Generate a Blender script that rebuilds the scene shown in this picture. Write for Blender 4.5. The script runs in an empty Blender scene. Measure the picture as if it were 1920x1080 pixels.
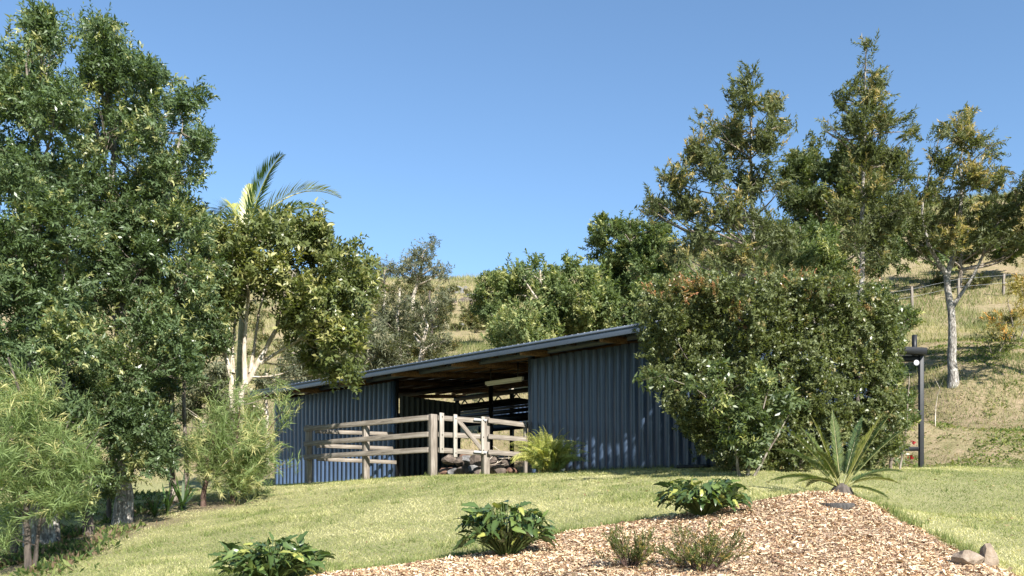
import bpy, bmesh, math, random
import numpy as np
from mathutils import Vector, Matrix
S = bpy.context.scene
C = S.collection

# ------------------------------------------------------------------ camera, sky, sun
F, HOR, EYE = 1700.0, 970.0, 1.6          # focal length and horizon row of the 1920 px wide photograph
cam = bpy.data.objects.new('camera', bpy.data.cameras.new('camera'))
C.objects.link(cam); S.camera = cam
cam.location = (0, 0, EYE); cam.rotation_euler = (math.pi/2, 0, 0)
cam.data.sensor_width = 36; cam.data.lens = F/1920*36
cam.data.shift_y = (HOR-540)/1920
cam.data.clip_start = .1; cam.data.clip_end = 2000
SUN_AZ, SUN_EL = math.atan2(.454, -.891), math.radians(36)     # azimuth from +Y towards +X
w = bpy.data.worlds.new('World'); S.world = w; w.use_nodes = True
nt = w.node_tree
sky = nt.nodes.new('ShaderNodeTexSky'); sky.sky_type = 'NISHITA'; sky.sun_disc = False
sky.sun_elevation = SUN_EL; sky.sun_rotation = SUN_AZ % (2*math.pi)
sky.air_density = 1.0; sky.dust_density = 0.0; sky.ozone_density = 1.7; sky.altitude = 300
bg = nt.nodes['Background']; bg.inputs[1].default_value = .085
tint = nt.nodes.new('ShaderNodeMix'); tint.data_type = 'RGBA'; tint.blend_type = 'MULTIPLY'; tint.inputs[0].default_value = 1
tint.inputs[7].default_value = (.80, .92, .98, 1); nt.links.new(sky.outputs[0], tint.inputs[6]); nt.links.new(tint.outputs[2], bg.inputs[0])
sl = bpy.data.lights.new('sun', 'SUN'); sl.energy = 4.8; sl.angle = math.radians(.53); sl.color = (1, .955, .885)
so = bpy.data.objects.new('sun', sl); C.objects.link(so)
to_sun = Vector((math.sin(SUN_AZ)*math.cos(SUN_EL), math.cos(SUN_AZ)*math.cos(SUN_EL), math.sin(SUN_EL)))
so.rotation_euler = (-to_sun).to_track_quat('-Z', 'Y').to_euler(); so.location = to_sun*60
S.view_settings.view_transform = 'Standard'; S.view_settings.look = 'None'
S.view_settings.exposure = 1.36; S.view_settings.gamma = 1
S.render.engine = 'CYCLES'

# ------------------------------------------------------------------ helpers
def P(px, py, D):
    return np.array([(px-960)/F*D, D, EYE+(HOR-py)/F*D])
def rel(px, py, D): return ((px-960)/F*D, D, EYE+(HOR-py)/F*D)
def unit(v):
    v = np.asarray(v, float); return v/np.maximum(np.linalg.norm(v, axis=-1, keepdims=True), 1e-9)

def np_mesh(name, V, Fc, mats, attr=None, smooth=False, mi=None):
    V = np.ascontiguousarray(V, np.float32); Fc = np.ascontiguousarray(Fc, np.int32)
    me = bpy.data.meshes.new(name); k = Fc.shape[1]; n = len(Fc)
    me.vertices.add(len(V)); me.vertices.foreach_set('co', V.ravel())
    me.loops.add(n*k); me.loops.foreach_set('vertex_index', Fc.ravel())
    me.polygons.add(n); me.polygons.foreach_set('loop_start', np.arange(0, n*k, k, dtype=np.int32))
    me.polygons.foreach_set('loop_total', np.full(n, k, np.int32))
    if smooth: me.polygons.foreach_set('use_smooth', np.ones(n, bool))
    if not isinstance(mats, (list, tuple)): mats = [mats]
    for m in mats: me.materials.append(m)
    if mi is not None: me.polygons.foreach_set('material_index', np.asarray(mi, np.int32))
    if attr is not None:
        a = me.attributes.new('col', 'FLOAT_COLOR', 'POINT')
        c = np.ones((len(V), 4), np.float32); c[:, :3] = attr; a.data.foreach_set('color', c.ravel())
    me.update(calc_edges=True)
    return me

class Geo:
    def __init__(s): s.V = []; s.F = []; s.n = 0; s.A = []
    def add(s, v, f, a=None):
        v = np.asarray(v, float).reshape(-1, 3); f = np.asarray(f, int)
        s.V.append(v); s.F.append(f+s.n); s.n += len(v)
        if a is not None: s.A.append(np.broadcast_to(np.asarray(a, float), (len(v), 3)))
    def tube(s, pts, rad, n=7, a=None, wob=0, rng=None):
        pts = np.asarray(pts, float); rad = np.broadcast_to(np.asarray(rad, float), (len(pts),))
        t = unit(np.gradient(pts, axis=0))
        ref = np.array([.31, .95, .05]) if abs(t[0][2]) > .6 else np.array([0, 0, 1.])
        x = unit(np.cross(t, ref)); y = np.cross(t, x)
        an = np.arange(n)/n*2*math.pi
        rr = rad[:, None]*(1+(rng.uniform(-wob, wob, (len(pts), n)) if wob else 0))
        v = pts[:, None]+(x[:, None]*np.cos(an)[None, :, None]+y[:, None]*np.sin(an)[None, :, None])*rr[..., None]*np.ones((1, n, 1))
        i = np.arange(len(pts)-1)[:, None]*n; j = np.arange(n)[None]
        k = (j+1) % n
        f = np.stack([i+j, i+k, i+n+k, i+n+j], -1).reshape(-1, 4)
        s.add(v.reshape(-1, 3), f, a)
        return s
    def beam(s, p0, p1, wd, ht, up=(0, 0, 1)):
        p0 = np.asarray(p0, float); p1 = np.asarray(p1, float); t = unit(p1-p0)
        sd = unit(np.cross(t, up)); u = np.cross(sd, t)
        v = [p+sd*wd/2*a+u*ht/2*b for p in (p0, p1) for a, b in ((-1, -1), (1, -1), (1, 1), (-1, 1))]
        s.add(v, [(0, 1, 2, 3), (7, 6, 5, 4), (0, 4, 5, 1), (1, 5, 6, 2), (2, 6, 7, 3), (3, 7, 4, 0)])
        return s
    def box(s, lo, hi):
        x0, y0, z0 = lo; x1, y1, z1 = hi
        s.add([(x0,y0,z0),(x1,y0,z0),(x1,y1,z0),(x0,y1,z0),(x0,y0,z1),(x1,y0,z1),(x1,y1,z1),(x0,y1,z1)],
              [(0,3,2,1),(4,5,6,7),(0,1,5,4),(1,2,6,5),(2,3,7,6),(3,0,4,7)])
        return s
    def build(s, name, mat, parent=None, smooth=False, offset=None):
        V = np.concatenate(s.V); 
        if offset is not None: V = V-np.asarray(offset)
        me = np_mesh(name, V, np.concatenate(s.F), mat, np.concatenate(s.A) if s.A else None, smooth)
        return link(name, me, parent)

def link(name, me, parent=None):
    o = bpy.data.objects.new(name, me); C.objects.link(o)
    if parent: o.parent = parent
    return o
def tag(o, label=None, cat=None, group=None, kind=None):
    for k, v in (('label', label), ('category', cat), ('group', group), ('kind', kind)):
        if v: o[k] = v
    return o
def empty(name, loc, label, cat, group=None, rz=0):
    o = bpy.data.objects.new(name, None); C.objects.link(o); o.empty_display_size = .2
    o.location = tuple(loc); o.rotation_euler = (0, 0, rz)
    return tag(o, label, cat, group)
def bevel(o, wd=.012, seg=2):
    m = o.modifiers.new('bevel', 'BEVEL'); m.width = wd; m.segments = seg; m.limit_method = 'ANGLE'
    return o

# ------------------------------------------------------------------ materials
def new_mat(name):
    m = bpy.data.materials.new(name); m.use_nodes = True
    return m, m.node_tree.nodes, m.node_tree.links, m.node_tree.nodes['Principled BSDF']
def ramp(N, L, fac, stops):
    r = N.new('ShaderNodeValToRGB'); e = r.color_ramp.elements
    while len(e) < len(stops): e.new(.5)
    for i, (p, c) in enumerate(stops): e[i].position = p; e[i].color = (*c, 1)
    L.new(fac, r.inputs[0]); return r.outputs[0]
def noise(N, L, scale, detail=4, rough=.6, vec=None, dist=0):
    n = N.new('ShaderNodeTexNoise'); n.inputs['Scale'].default_value = scale; n.inputs['Detail'].default_value = detail
    n.inputs['Roughness'].default_value = rough; n.inputs['Distortion'].default_value = dist
    if vec is not None: L.new(vec, n.inputs['Vector'])
    return n.outputs['Fac']
def coords(N, L, scale=(1, 1, 1), kind='Object'):
    t = N.new('ShaderNodeTexCoord'); m = N.new('ShaderNodeMapping'); m.inputs['Scale'].default_value = scale
    L.new(t.outputs[kind], m.inputs[0]); return m.outputs[0]
def mix(N, L, fac, a, b, mode='MIX'):
    m = N.new('ShaderNodeMix'); m.data_type = 'RGBA'; m.blend_type = mode
    for s, v in ((0, fac), (6, a), (7, b)):
        if hasattr(v, 'links'): L.new(v, m.inputs[s])
        else: m.inputs[s].default_value = v if s == 0 else (*v, 1)
    return m.outputs[2]
def bump(N, L, h, bsdf, strength=.4, dist=.02):
    b = N.new('ShaderNodeBump'); b.inputs['Strength'].default_value = strength; b.inputs['Distance'].default_value = dist
    L.new(h, b.inputs['Height']); L.new(b.outputs[0], bsdf.inputs['Normal'])

def leaf_mat(name, rough=.42, trans=.3, spec=.5):
    m, N, L, b = new_mat(name)
    a = N.new('ShaderNodeAttribute'); a.attribute_name = 'col'
    L.new(a.outputs['Color'], b.inputs['Base Color'])
    b.inputs['Roughness'].default_value = rough; b.inputs['Specular IOR Level'].default_value = spec
    t = N.new('ShaderNodeBsdfTranslucent')
    c = mix(N, L, 1, a.outputs['Color'], (1.5, 1.6, .7), 'MULTIPLY'); L.new(c, t.inputs[0])
    x = N.new('ShaderNodeMixShader'); x.inputs[0].default_value = trans
    L.new(b.outputs[0], x.inputs[1]); L.new(t.outputs[0], x.inputs[2])
    L.new(x.outputs[0], N['Material Output'].inputs[0])
    return m
LEAF = leaf_mat('leaf_glossy', .36, .28)
LEAFG = leaf_mat('leaf_very_glossy', .26, .22, .6)
LEAFM = leaf_mat('leaf_matte', .6, .3, .3)
GRASS = leaf_mat('grass_blade', .65, .35, .2)

def bark_mat(name, stops, scale=(14, 14, 3), bs=.7):
    m, N, L, b = new_mat(name)
    v = coords(N, L, scale)
    n = noise(N, L, 1.0, 6, .65, v, .4)
    L.new(ramp(N, L, n, stops), b.inputs['Base Color']); b.inputs['Roughness'].default_value = .9
    bump(N, L, n, b, bs, .03); return m
BARK_GREY = bark_mat('bark_grey_brown', [(.3, (.05, .04, .03)), (.5, (.16, .13, .10)), (.66, (.36, .32, .27))])
BARK_PALE = bark_mat('bark_pale', [(.3, (.16, .12, .08)), (.5, (.42, .36, .28)), (.68, (.62, .57, .5))])
BARK_DARK = bark_mat('bark_dark', [(.3, (.02, .015, .012)), (.6, (.10, .08, .065))])
BARK_RED = bark_mat('bark_reddish', [(.3, (.05, .025, .018)), (.6, (.12, .075, .058))])
BARK_SPOT = bark_mat('bark_mottled_white', [(.34, (.05, .045, .04)), (.5, (.2, .18, .155)), (.66, (.46, .44, .40))], (22, 22, 10))

def paint_mat(name, base, dark, rough=.42, streak=(9, 9, .8)):
    m, N, L, b = new_mat(name)
    n = noise(N, L, 1, 5, .6, coords(N, L, streak))
    n2 = noise(N, L, 2.4, 3, .5, coords(N, L))
    c = mix(N, L, n, dark, base); c = mix(N, L, .35, c, ramp(N, L, n2, [(.3, dark), (.7, base)]))
    L.new(c, b.inputs['Base Color'])
    r = N.new('ShaderNodeMapRange'); r.inputs[3].default_value = rough-.1; r.inputs[4].default_value = rough+.18
    L.new(n, r.inputs[0]); L.new(r.outputs[0], b.inputs['Roughness'])
    bump(N, L, noise(N, L, 5, 2, .5, coords(N, L)), b, .12, .02)
    return m
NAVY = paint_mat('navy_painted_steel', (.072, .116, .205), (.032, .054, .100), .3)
NAVY2 = paint_mat('dimmed_navy_steel', (.046, .074, .126), (.018, .030, .054), .3)  # same navy steel; right-hand wall's dimmer reflection put into a darker colour
LOWER = paint_mat('weathered_lower_steel', (.115, .125, .15), (.05, .06, .085), .45, (14, 14, 1.2))
FASCIA = paint_mat('grey_painted_steel', (.075, .098, .135), (.04, .052, .072), .35, (1.5, 1.5, 5))
BLACKM = paint_mat('black_painted_steel', (.011, .012, .014), (.006, .006, .007), .5)
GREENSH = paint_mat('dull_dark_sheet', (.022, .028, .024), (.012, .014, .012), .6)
GALV = paint_mat('galvanised_steel', (.4, .41, .42), (.2, .21, .22), .4)
WHITEP = paint_mat('white_enamel', (.78, .77, .72), (.6, .59, .54), .45)

def timber_mat(name, stops, along=0, gs=1):
    m, N, L, b = new_mat(name)
    sc = [26*gs, 26*gs, 26*gs]; sc[along] = 1.6*gs
    n = noise(N, L, 1, 6, .7, coords(N, L, tuple(sc)), .6)
    n2 = noise(N, L, 1.7, 3, .5, coords(N, L))
    c = ramp(N, L, n, stops); c = mix(N, L, .4, c, ramp(N, L, n2, [(.35, (.32, .28, .23)), (.65, (.95, .92, .86))]), 'MULTIPLY')
    L.new(c, b.inputs['Base Color']); b.inputs['Roughness'].default_value = .88
    bump(N, L, n, b, .55, .012); return m
TST = [(.25, (.06, .047, .037)), (.48, (.20, .172, .143)), (.7, (.36, .325, .285))]
TIMBER_X = timber_mat('weathered_timber_rail', TST, 0)
TIMBER_Z = timber_mat('weathered_timber_post', TST, 2)
PALE_Z = timber_mat('pale_timber_stile', [(.25, (.16, .14, .12)), (.48, (.36, .33, .29)), (.7, (.52, .49, .45))], 2)
BROWN_T = timber_mat('brown_rough_timber', [(.3, (.05, .026, .012)), (.5, (.17, .095, .045)), (.7, (.30, .19, .10))], 0)

def rock_mat(name, stops, sc=6):
    m, N, L, b = new_mat(name)
    n = noise(N, L, sc, 8, .65, coords(N, L))
    L.new(ramp(N, L, n, stops), b.inputs['Base Color']); b.inputs['Roughness'].default_value = .92
    bump(N, L, n, b, .8, .04); return m
ROCK_BR = rock_mat('brown_rock', [(.3, (.035, .028, .022)), (.55, (.11, .085, .068)), (.7, (.22, .18, .145))])
ROCK_GR = rock_mat('grey_rock', [(.3, (.05, .05, .05)), (.55, (.15, .147, .145)), (.7, (.3, .295, .29))])
ROCK_RED = rock_mat('rust_rock', [(.3, (.06, .03, .02)), (.55, (.16, .09, .06)), (.7, (.28, .19, .14))])
ROCK_SAND = rock_mat('sandstone', [(.3, (.12, .085, .058)), (.5, (.23, .175, .125)), (.7, (.34, .28, .22))])

# ------------------------------------------------------------------ terrain height (thin plate spline through measured points)
HPTS = []
def hp(px, py, D): HPTS.append(rel(px, py, D))
for a in [(1560,934,11.2),(1480,945,11.2),(1400,945,11.3),(1400,1000,9.6),(1400,1080,8),(1200,1080,7.8),(1200,990,10.6),(1640,975,10.4),(1850,1062,8.5),(1750,965,12.3),(1650,905,14.6),
          (1750,1030,9.3),(960,1050,9.6),(760,1080,8.8),(500,1090,8.6),(700,1000,12),(700,940,15.5),(700,900,21.3),(560,950,17),(560,1020,12),(400,1000,14),(250,1050,12),(110,1080,11.5),
          (1100,905,16.2),(1100,955,12.4),(1100,884,19),(1400,883,15.8),(1400,880,17.2),(1750,881,17.2),(1900,881,17.2),(1900,960,12),(1900,1080,8),(960,900,17.5),(900,892,20.5),(815,891,21),(575,907,23.5),(510,913,29),
          (1750,876,19.0),(1900,874,19.5),(1740,840,21.5),(1785,717,27),(1900,760,25.5),(1920,640,33),(1650,780,24),(1750,610,46),(1600,600,46),(1900,450,66),(1900,368,88),(1500,425,90),(1200,492,100),
          (1050,512,108),(880,524,110),(700,523,110),(500,528,112),(250,540,112),(0,560,112),(850,600,80),(700,650,65),(1000,640,62),(1200,620,52),(480,620,72),(870,825,39),(1000,815,37),(700,855,38),(1200,780,34),
          (500,790,42),(100,940,26),(300,925,22.5),(380,955,17.5),(228,990,16),(75,1052,13),(160,1010,14.5),(-200,1060,14),(-100,870,35),(100,880,36),(0,700,70),(2300,880,17),(2300,640,33),(2300,1040,9)]:
    hp(*a)
for px in (-800, -100, 500, 1100, 1700, 2400, 3000):
    HPTS.append(((px-960)/F*165, 165, EYE+22)); HPTS.append(((px-960)/F*280, 280, 6))
HPTS += [(0,-2,.1),(0,3.5,.15),(-6,0,0),(7,0,.3),(0,-25,-.3),(-40,0,-1.5),(40,0,3),(-45,-40,-2.5),(45,-40,2),(-60,45,5),(75,40,16),(-90,110,24),(110,100,32),(-230,150,18),(230,150,28),(-230,0,2),(230,0,12),(-230,300,5),(230,300,8),(0,-120,-2),(-200,-120,-4),(200,-120,3)]
OX, OY, OZ = .453, 22.0, EYE+1.1                         # shed origin: left end of its right-hand wall
XA = np.array([.735, -.678, 0]); XA /= np.linalg.norm(XA); YA = np.array([-XA[1], XA[0], 0])
SRZ = math.atan2(XA[1], XA[0])
def SH(x, y, z): return np.array([OX, OY, OZ])+XA*x+YA*y+np.array([0, 0, z])
for x, y in ((-10.6,.6),(-5.2,.4),(-2.5,.3),(0,.1),(3,.1),(6.4,.1),(-10.6,5),(-5,5),(0,5),(6,5),(-10.5,9),(-5,9),(0,9),(5,9)):
    HPTS.append(tuple(SH(x, y, -.05)))
HP = np.array(HPTS)
def _phi(r2): return np.where(r2 > 1e-12, .5*r2*np.log(np.maximum(r2, 1e-12)), 0)
_c = HP[:, :2]/10; _n = len(HP)
_A = np.zeros((_n+3, _n+3)); _A[:_n, :_n] = _phi(((_c[:, None]-_c[None])**2).sum(-1))+np.eye(_n)*.004
_A[:_n, _n:] = np.c_[np.ones(_n), _c]; _A[_n:, :_n] = _A[:_n, _n:].T
_w = np.linalg.solve(_A, np.r_[HP[:, 2], 0, 0, 0])
def height(X, Y):
    X = np.atleast_1d(np.asarray(X, float)); Y = np.atleast_1d(np.asarray(Y, float)); out = np.empty(X.size)
    q = np.c_[X.ravel(), Y.ravel()]/10
    for i in range(0, len(q), 20000):
        k = q[i:i+20000]
        out[i:i+20000] = _phi(((k[:, None]-_c[None])**2).sum(-1))@_w[:_n]+np.c_[np.ones(len(k)), k]@_w[_n:]
    return np.clip(out, -8, 36).reshape(X.shape)
def h1(x, y): return float(height(x, y)[0])
def on_ground(px, py, d0=5, d1=60):
    d = np.linspace(d0, d1, 1200); X = (px-960)/F*d; z = EYE+(HOR-py)/F*d
    k = np.nonzero(z-height(X, d) <= 0)[0]
    i = k[0] if len(k) else -1
    return np.array([X[i], d[i], height(X[i], d[i])[0]])

# ground sheet, denser near the camera
def axis(a, b, fine0, fine1, s):
    c = list(np.arange(fine0, fine1+1e-6, s)); v = fine1; st = s
    while v < b: st *= 1.18; v += st; c.append(v)
    v = fine0; st = s
    while v > a: st *= 1.18; v -= st; c.insert(0, v)
    return np.array(c)
gx = axis(-420, 420, -14, 22, .3); gy = axis(-200, 420, 3, 34, .3)
GX, GY = np.meshgrid(gx, gy); GZ = height(GX.ravel(), GY.ravel())
nx, ny = len(gx), len(gy)
ii = (np.arange(ny-1)[:, None]*nx+np.arange(nx-1)[None]).ravel()
def smooth01(x, a, b): t = np.clip((x-a)/(b-a), 0, 1); return t*t*(3-2*t)
def hillmask(X, Y, Z):
    # lawn (0) ends where the pad and the mown slope end
    return np.clip(smooth01(Y-X*.04, 18.3, 20.2)*smooth01(X, 5.5, 7.5)+smooth01(Y, 31, 36), 0, 1)
m, N, L, b = new_mat('ground_soil_and_turf')
a = N.new('ShaderNodeAttribute'); a.attribute_name = 'col'
v = coords(N, L)
n1 = noise(N, L, .35, 5, .6, v); n2 = noise(N, L, 3.5, 6, .7, v); n3 = noise(N, L, 30, 4, .7, v)
lawn = ramp(N, L, n1, [(.35, (.17, .19, .075)), (.5, (.26, .265, .12)), (.66, (.36, .335, .18))])
lawn = mix(N, L, .5, lawn, ramp(N, L, n2, [(.3, (.14, .16, .055)), (.7, (.40, .37, .2))]))
lawn = mix(N, L, .5, lawn, ramp(N, L, n3, [(.3, (.09, .11, .03)), (.7, (.4, .36, .18))]))
hill = ramp(N, L, n1, [(.35, (.15, .145, .06)), (.5, (.27, .215, .12)), (.66, (.38, .275, .19))])
hill = mix(N, L, .55, hill, ramp(N, L, n2, [(.34, (.07, .075, .03)), (.46, (.17, .165, .07)), (.56, (.32, .24, .16)), (.7, (.44, .33, .23))]))
hill = mix(N, L, .4, hill, ramp(N, L, n3, [(.3, (.09, .075, .04)), (.7, (.42, .34, .2))]))
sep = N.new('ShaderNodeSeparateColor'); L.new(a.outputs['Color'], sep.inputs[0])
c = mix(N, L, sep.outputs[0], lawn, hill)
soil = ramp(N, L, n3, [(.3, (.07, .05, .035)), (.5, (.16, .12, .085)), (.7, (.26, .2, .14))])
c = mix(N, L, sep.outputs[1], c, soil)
L.new(c, b.inputs['Base Color']); b.inputs['Roughness'].default_value = .95; b.inputs['Specular IOR Level'].default_value = .15
bump(N, L, n3, b, .8, .05)
GROUND = m
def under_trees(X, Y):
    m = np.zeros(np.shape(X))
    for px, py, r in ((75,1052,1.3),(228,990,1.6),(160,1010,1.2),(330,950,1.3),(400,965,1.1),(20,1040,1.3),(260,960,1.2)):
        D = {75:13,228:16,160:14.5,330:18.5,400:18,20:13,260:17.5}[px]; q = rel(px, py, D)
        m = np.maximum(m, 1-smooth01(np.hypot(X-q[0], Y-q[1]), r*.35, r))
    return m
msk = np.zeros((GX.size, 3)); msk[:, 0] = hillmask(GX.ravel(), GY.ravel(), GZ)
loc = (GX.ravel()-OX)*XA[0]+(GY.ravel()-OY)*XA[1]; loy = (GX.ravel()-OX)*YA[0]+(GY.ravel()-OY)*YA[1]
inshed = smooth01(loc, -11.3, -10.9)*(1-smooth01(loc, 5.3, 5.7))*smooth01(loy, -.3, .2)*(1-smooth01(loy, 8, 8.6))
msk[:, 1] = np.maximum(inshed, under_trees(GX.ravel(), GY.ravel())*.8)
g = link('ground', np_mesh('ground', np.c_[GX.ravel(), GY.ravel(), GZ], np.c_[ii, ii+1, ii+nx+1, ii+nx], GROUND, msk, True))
tag(g, kind='structure')

def vnoise(X, Y, sc, seed):
    r = np.random.default_rng(seed); T = r.uniform(0, 1, (64, 64)); x = X*sc; y = Y*sc
    i = np.floor(x).astype(int); j = np.floor(y).astype(int); fx = x-i; fy = y-j; fx = fx*fx*(3-2*fx); fy = fy*fy*(3-2*fy)
    g = lambda a, c: T[a % 64, c % 64]
    return (g(i,j)*(1-fx)+g(i+1,j)*fx)*(1-fy)+(g(i,j+1)*(1-fx)+g(i+1,j+1)*fx)*fy
# ------------------------------------------------------------------ mulch bed
def in_poly(X, Y, poly):
    r = np.zeros(np.shape(X), bool); n = len(poly)
    for i in range(n):
        (x0, y0), (x1, y1) = poly[i], poly[(i+1) % n]
        r ^= ((y0 > Y) != (y1 > Y)) & (X < (x1-x0)*(Y-y0)/(y1-y0+1e-12)+x0)
    return r
edge = [(560,1088),(700,1072),(860,1048),(960,1032),(1050,1003),(1140,990),(1230,976),(1330,962),(1390,948),(1450,938),(1520,931),(1590,933),(1650,952),(1700,985),(1770,1015),(1835,1050)]
MP = [tuple(on_ground(*e)[:2]) for e in edge]+[(4.3, 6.8), (2.5, 5.2), (-1, 5.6), (-2.2, 7.2)]
def d_edge(X, Y, poly):
    d = np.full(np.shape(X), 1e9); n = len(poly)
    for i in range(n):
        a = np.array(poly[i]); bb = np.array(poly[(i+1) % n]); ab = bb-a
        t = np.clip(((X-a[0])*ab[0]+(Y-a[1])*ab[1])/(ab@ab), 0, 1)
        d = np.minimum(d, np.hypot(X-a[0]-t*ab[0], Y-a[1]-t*ab[1]))
    return d
rng = np.random.default_rng(5)
mx = np.arange(-3.5, 6.6, .08); my = np.arange(5, 13, .08)
MX, MY = np.meshgrid(mx, my); ins = in_poly(MX, MY, MP); de = d_edge(MX, MY, MP)
sd = np.where(ins, de, -de)
MZ = height(MX.ravel(), MY.ravel()).reshape(MX.shape)+np.clip(sd, -.1, .3)*.22+.004+rng.normal(0, .008, MX.shape)
keep = (sd > -.09); cell = keep[:-1, :-1] & keep[1:, :-1] & keep[:-1, 1:] & keep[1:, 1:]
jj = (np.arange(len(my)-1)[:, None]*len(mx)+np.arange(len(mx)-1)[None])[cell]
m, N, L, b = new_mat('wood_chip_mulch')
v = coords(N, L)
vo = N.new('ShaderNodeTexVoronoi'); vo.inputs['Scale'].default_value = 42; L.new(v, vo.inputs[0])
sp = N.new('ShaderNodeSeparateColor'); L.new(vo.outputs['Color'], sp.inputs[0])
L.new(ramp(N, L, sp.outputs[0], [(.1, (.13, .075, .045)), (.5, (.34, .22, .14)), (.9, (.56, .43, .3))]), b.inputs['Base Color'])
b.inputs['Roughness'].default_value = .9; bump(N, L, vo.outputs['Distance'], b, .8, .03)
bed = link('mulch_bed', np_mesh('mulch_bed', np.c_[MX.ravel(), MY.ravel(), MZ.ravel()], np.c_[jj, jj+1, jj+len(mx)+1, jj+len(mx)], m, None, True))
tag(bed, kind='structure')
def mulch_h(X, Y):
    s = np.where(in_poly(X, Y, MP), 1, -1)*d_edge(X, Y, MP)
    return height(X, Y)+np.clip(s, -.1, .3)*.22+.004
# chips
n = 235000
X = rng.uniform(-2.6, 5.6, n); Y = 5+7.3*rng.uniform(0, 1, n); k = in_poly(X, Y, MP) | ((d_edge(X, Y, MP) < .12*rng.uniform(0, 1, n)**2*2)); X = X[k]; Y = Y[k]; n = len(X)
base = np.c_[X, Y, mulch_h(X, Y)+rng.uniform(0, .022, n)]
d = unit(np.c_[rng.normal(0, 1, (n, 2)), rng.normal(0, .35, n)]); s_ = unit(np.cross(d, unit(np.c_[rng.normal(0, .45, (n, 2)), np.ones(n)])))
Ln = rng.gamma(1.8, .0095, n)[:, None]+.010; Wn = Ln*rng.uniform(.2, .5, n)[:, None]
V = np.stack([base-d*Ln/2-s_*Wn/2, base+d*Ln/2-s_*Wn/2*rng.uniform(.4, 1, (n, 1)), base+d*Ln/2*rng.uniform(.7, 1, (n, 1))+s_*Wn/2, base-d*Ln/2+s_*Wn/2*rng.uniform(.4, 1, (n, 1))], 1).reshape(-1, 3)
pal = np.array([(.62,.475,.30),(.51,.355,.21),(.70,.56,.38),(.39,.24,.13),(.23,.125,.07),(.55,.41,.26),(.10,.052,.03)])
col = pal[rng.choice(len(pal), n, p=[.24,.2,.16,.14,.1,.08,.08])]*rng.uniform(.8, 1.1, (n, 1))*(.62+.55*vnoise(X, Y, 1.7, 41)*.6+.55*vnoise(X, Y, 6, 42)*.4)[:, None]*1.2
mc, N, L, b = new_mat('chip_wood'); a = N.new('ShaderNodeAttribute'); a.attribute_name = 'col'
L.new(a.outputs['Color'], b.inputs['Base Color']); b.inputs['Roughness'].default_value = .85
ch = link('wood_chips', np_mesh('wood_chips', V, np.arange(4*n).reshape(-1, 4), mc, np.repeat(col, 4, 0)))
tag(ch, 'pale brown wood chips spread over the raised garden bed', 'wood chips', kind='stuff')

# ------------------------------------------------------------------ grass
def blades(name, X, Y, Z, hgt, wid, lean, col, label):
    n = len(X); an = rng.uniform(0, 6.283, n); ln = lean*rng.uniform(.2, 1, n)*hgt; la = rng.uniform(0, 6.283, n)
    b0 = np.c_[X, Y, Z-.004]; sd = np.c_[np.cos(an), np.sin(an), np.zeros(n)]*(wid/2)[:, None]
    tip = b0+np.c_[np.cos(la)*ln, np.sin(la)*ln, hgt]
    V = np.stack([b0-sd, b0+sd, tip], 1).reshape(-1, 3)
    o = link(name, np_mesh(name, V, np.arange(3*n).reshape(-1, 3), GRASS, np.repeat(col, 3, 0)))
    return tag(o, label, 'grass', kind='stuff')
def scatter(n, d0, d1, u0, u1, power=1.0):
    D = d0+(d1-d0)*rng.uniform(0, 1, n)**power; U = rng.uniform(u0, u1, n)
    return U*D, D
def shed_local(X, Y): return (X-OX)*XA[0]+(Y-OY)*XA[1], (X-OX)*YA[0]+(Y-OY)*YA[1]
X, Y = scatter(490000, 7, 30, -.62, .64, 1.15)
lx, ly = shed_local(X, Y)
k = ~in_poly(X, Y, MP) & ~((lx > -11.4) & (lx < 5.5) & (ly > -.03)) & (rng.uniform(0, 1, len(X)) > hillmask(X, Y, 0)) & (rng.uniform(0, 1, len(X)) > .85*under_trees(X, Y))
X = X[k]; Y = Y[k]; Z = height(X, Y); q = .55*vnoise(X, Y, .45, 1)+.45*vnoise(X+3, Y, 2.1, 2)+rng.normal(0, .16, len(X))
pal = np.array([(.10,.135,.04),(.18,.215,.07),(.30,.30,.13),(.46,.42,.22),(.60,.54,.34)])
qq = np.clip((q-.14)*5.2, 0, 3.999); i0 = qq.astype(int); col = (pal[i0]+(pal[i0+1]-pal[i0])*(qq-i0)[:, None])*np.array([1.13, 1.14, 1.1])
blades('lawn_grass', X, Y, Z, rng.uniform(.012, .036, len(X))*(1+.9*(vnoise(X, Y, 1.3, 4) > .72)), rng.uniform(.006, .013, len(X)), 1.7, col, 'short dry green lawn grass on the slope before the shed')
# uncut tufts along the wall, the posts and the mulch edge
tx, ty = [], []
for a_, b_, n_ in ([(SH(-11.2, -.1, 0), SH(-5.2, -.1, 0), 2600), (SH(.0, -.1, 0), SH(5.4, -.1, 0), 2600), (SH(-5.2, -.05, 0), SH(0, -.3, 0), 1200)]+[(P(x_, 890, D_), P(x_, 890, D_), 160) for x_, D_ in ((579,23.5),(686,22.25),(811,21),(910,21.4),(1727,19.2))]+[(np.r_[MP[i], 0], np.r_[MP[i+1], 0], 700) for i in range(len(edge)-1)]):
    t_ = rng.uniform(0, 1, n_); tx.append(a_[0]+(b_[0]-a_[0])*t_+rng.normal(0, .07, n_)); ty.append(a_[1]+(b_[1]-a_[1])*t_+rng.normal(0, .07, n_))
tc = rng.integers(0, 4000, 4000)
X2 = rng.uniform(-9, 12, 260); Y2 = rng.uniform(9, 20, 260); X2 = np.repeat(X2, 26)+rng.normal(0, .05, 260*26); Y2 = np.repeat(Y2, 26)+rng.normal(0, .05, 260*26)
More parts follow.
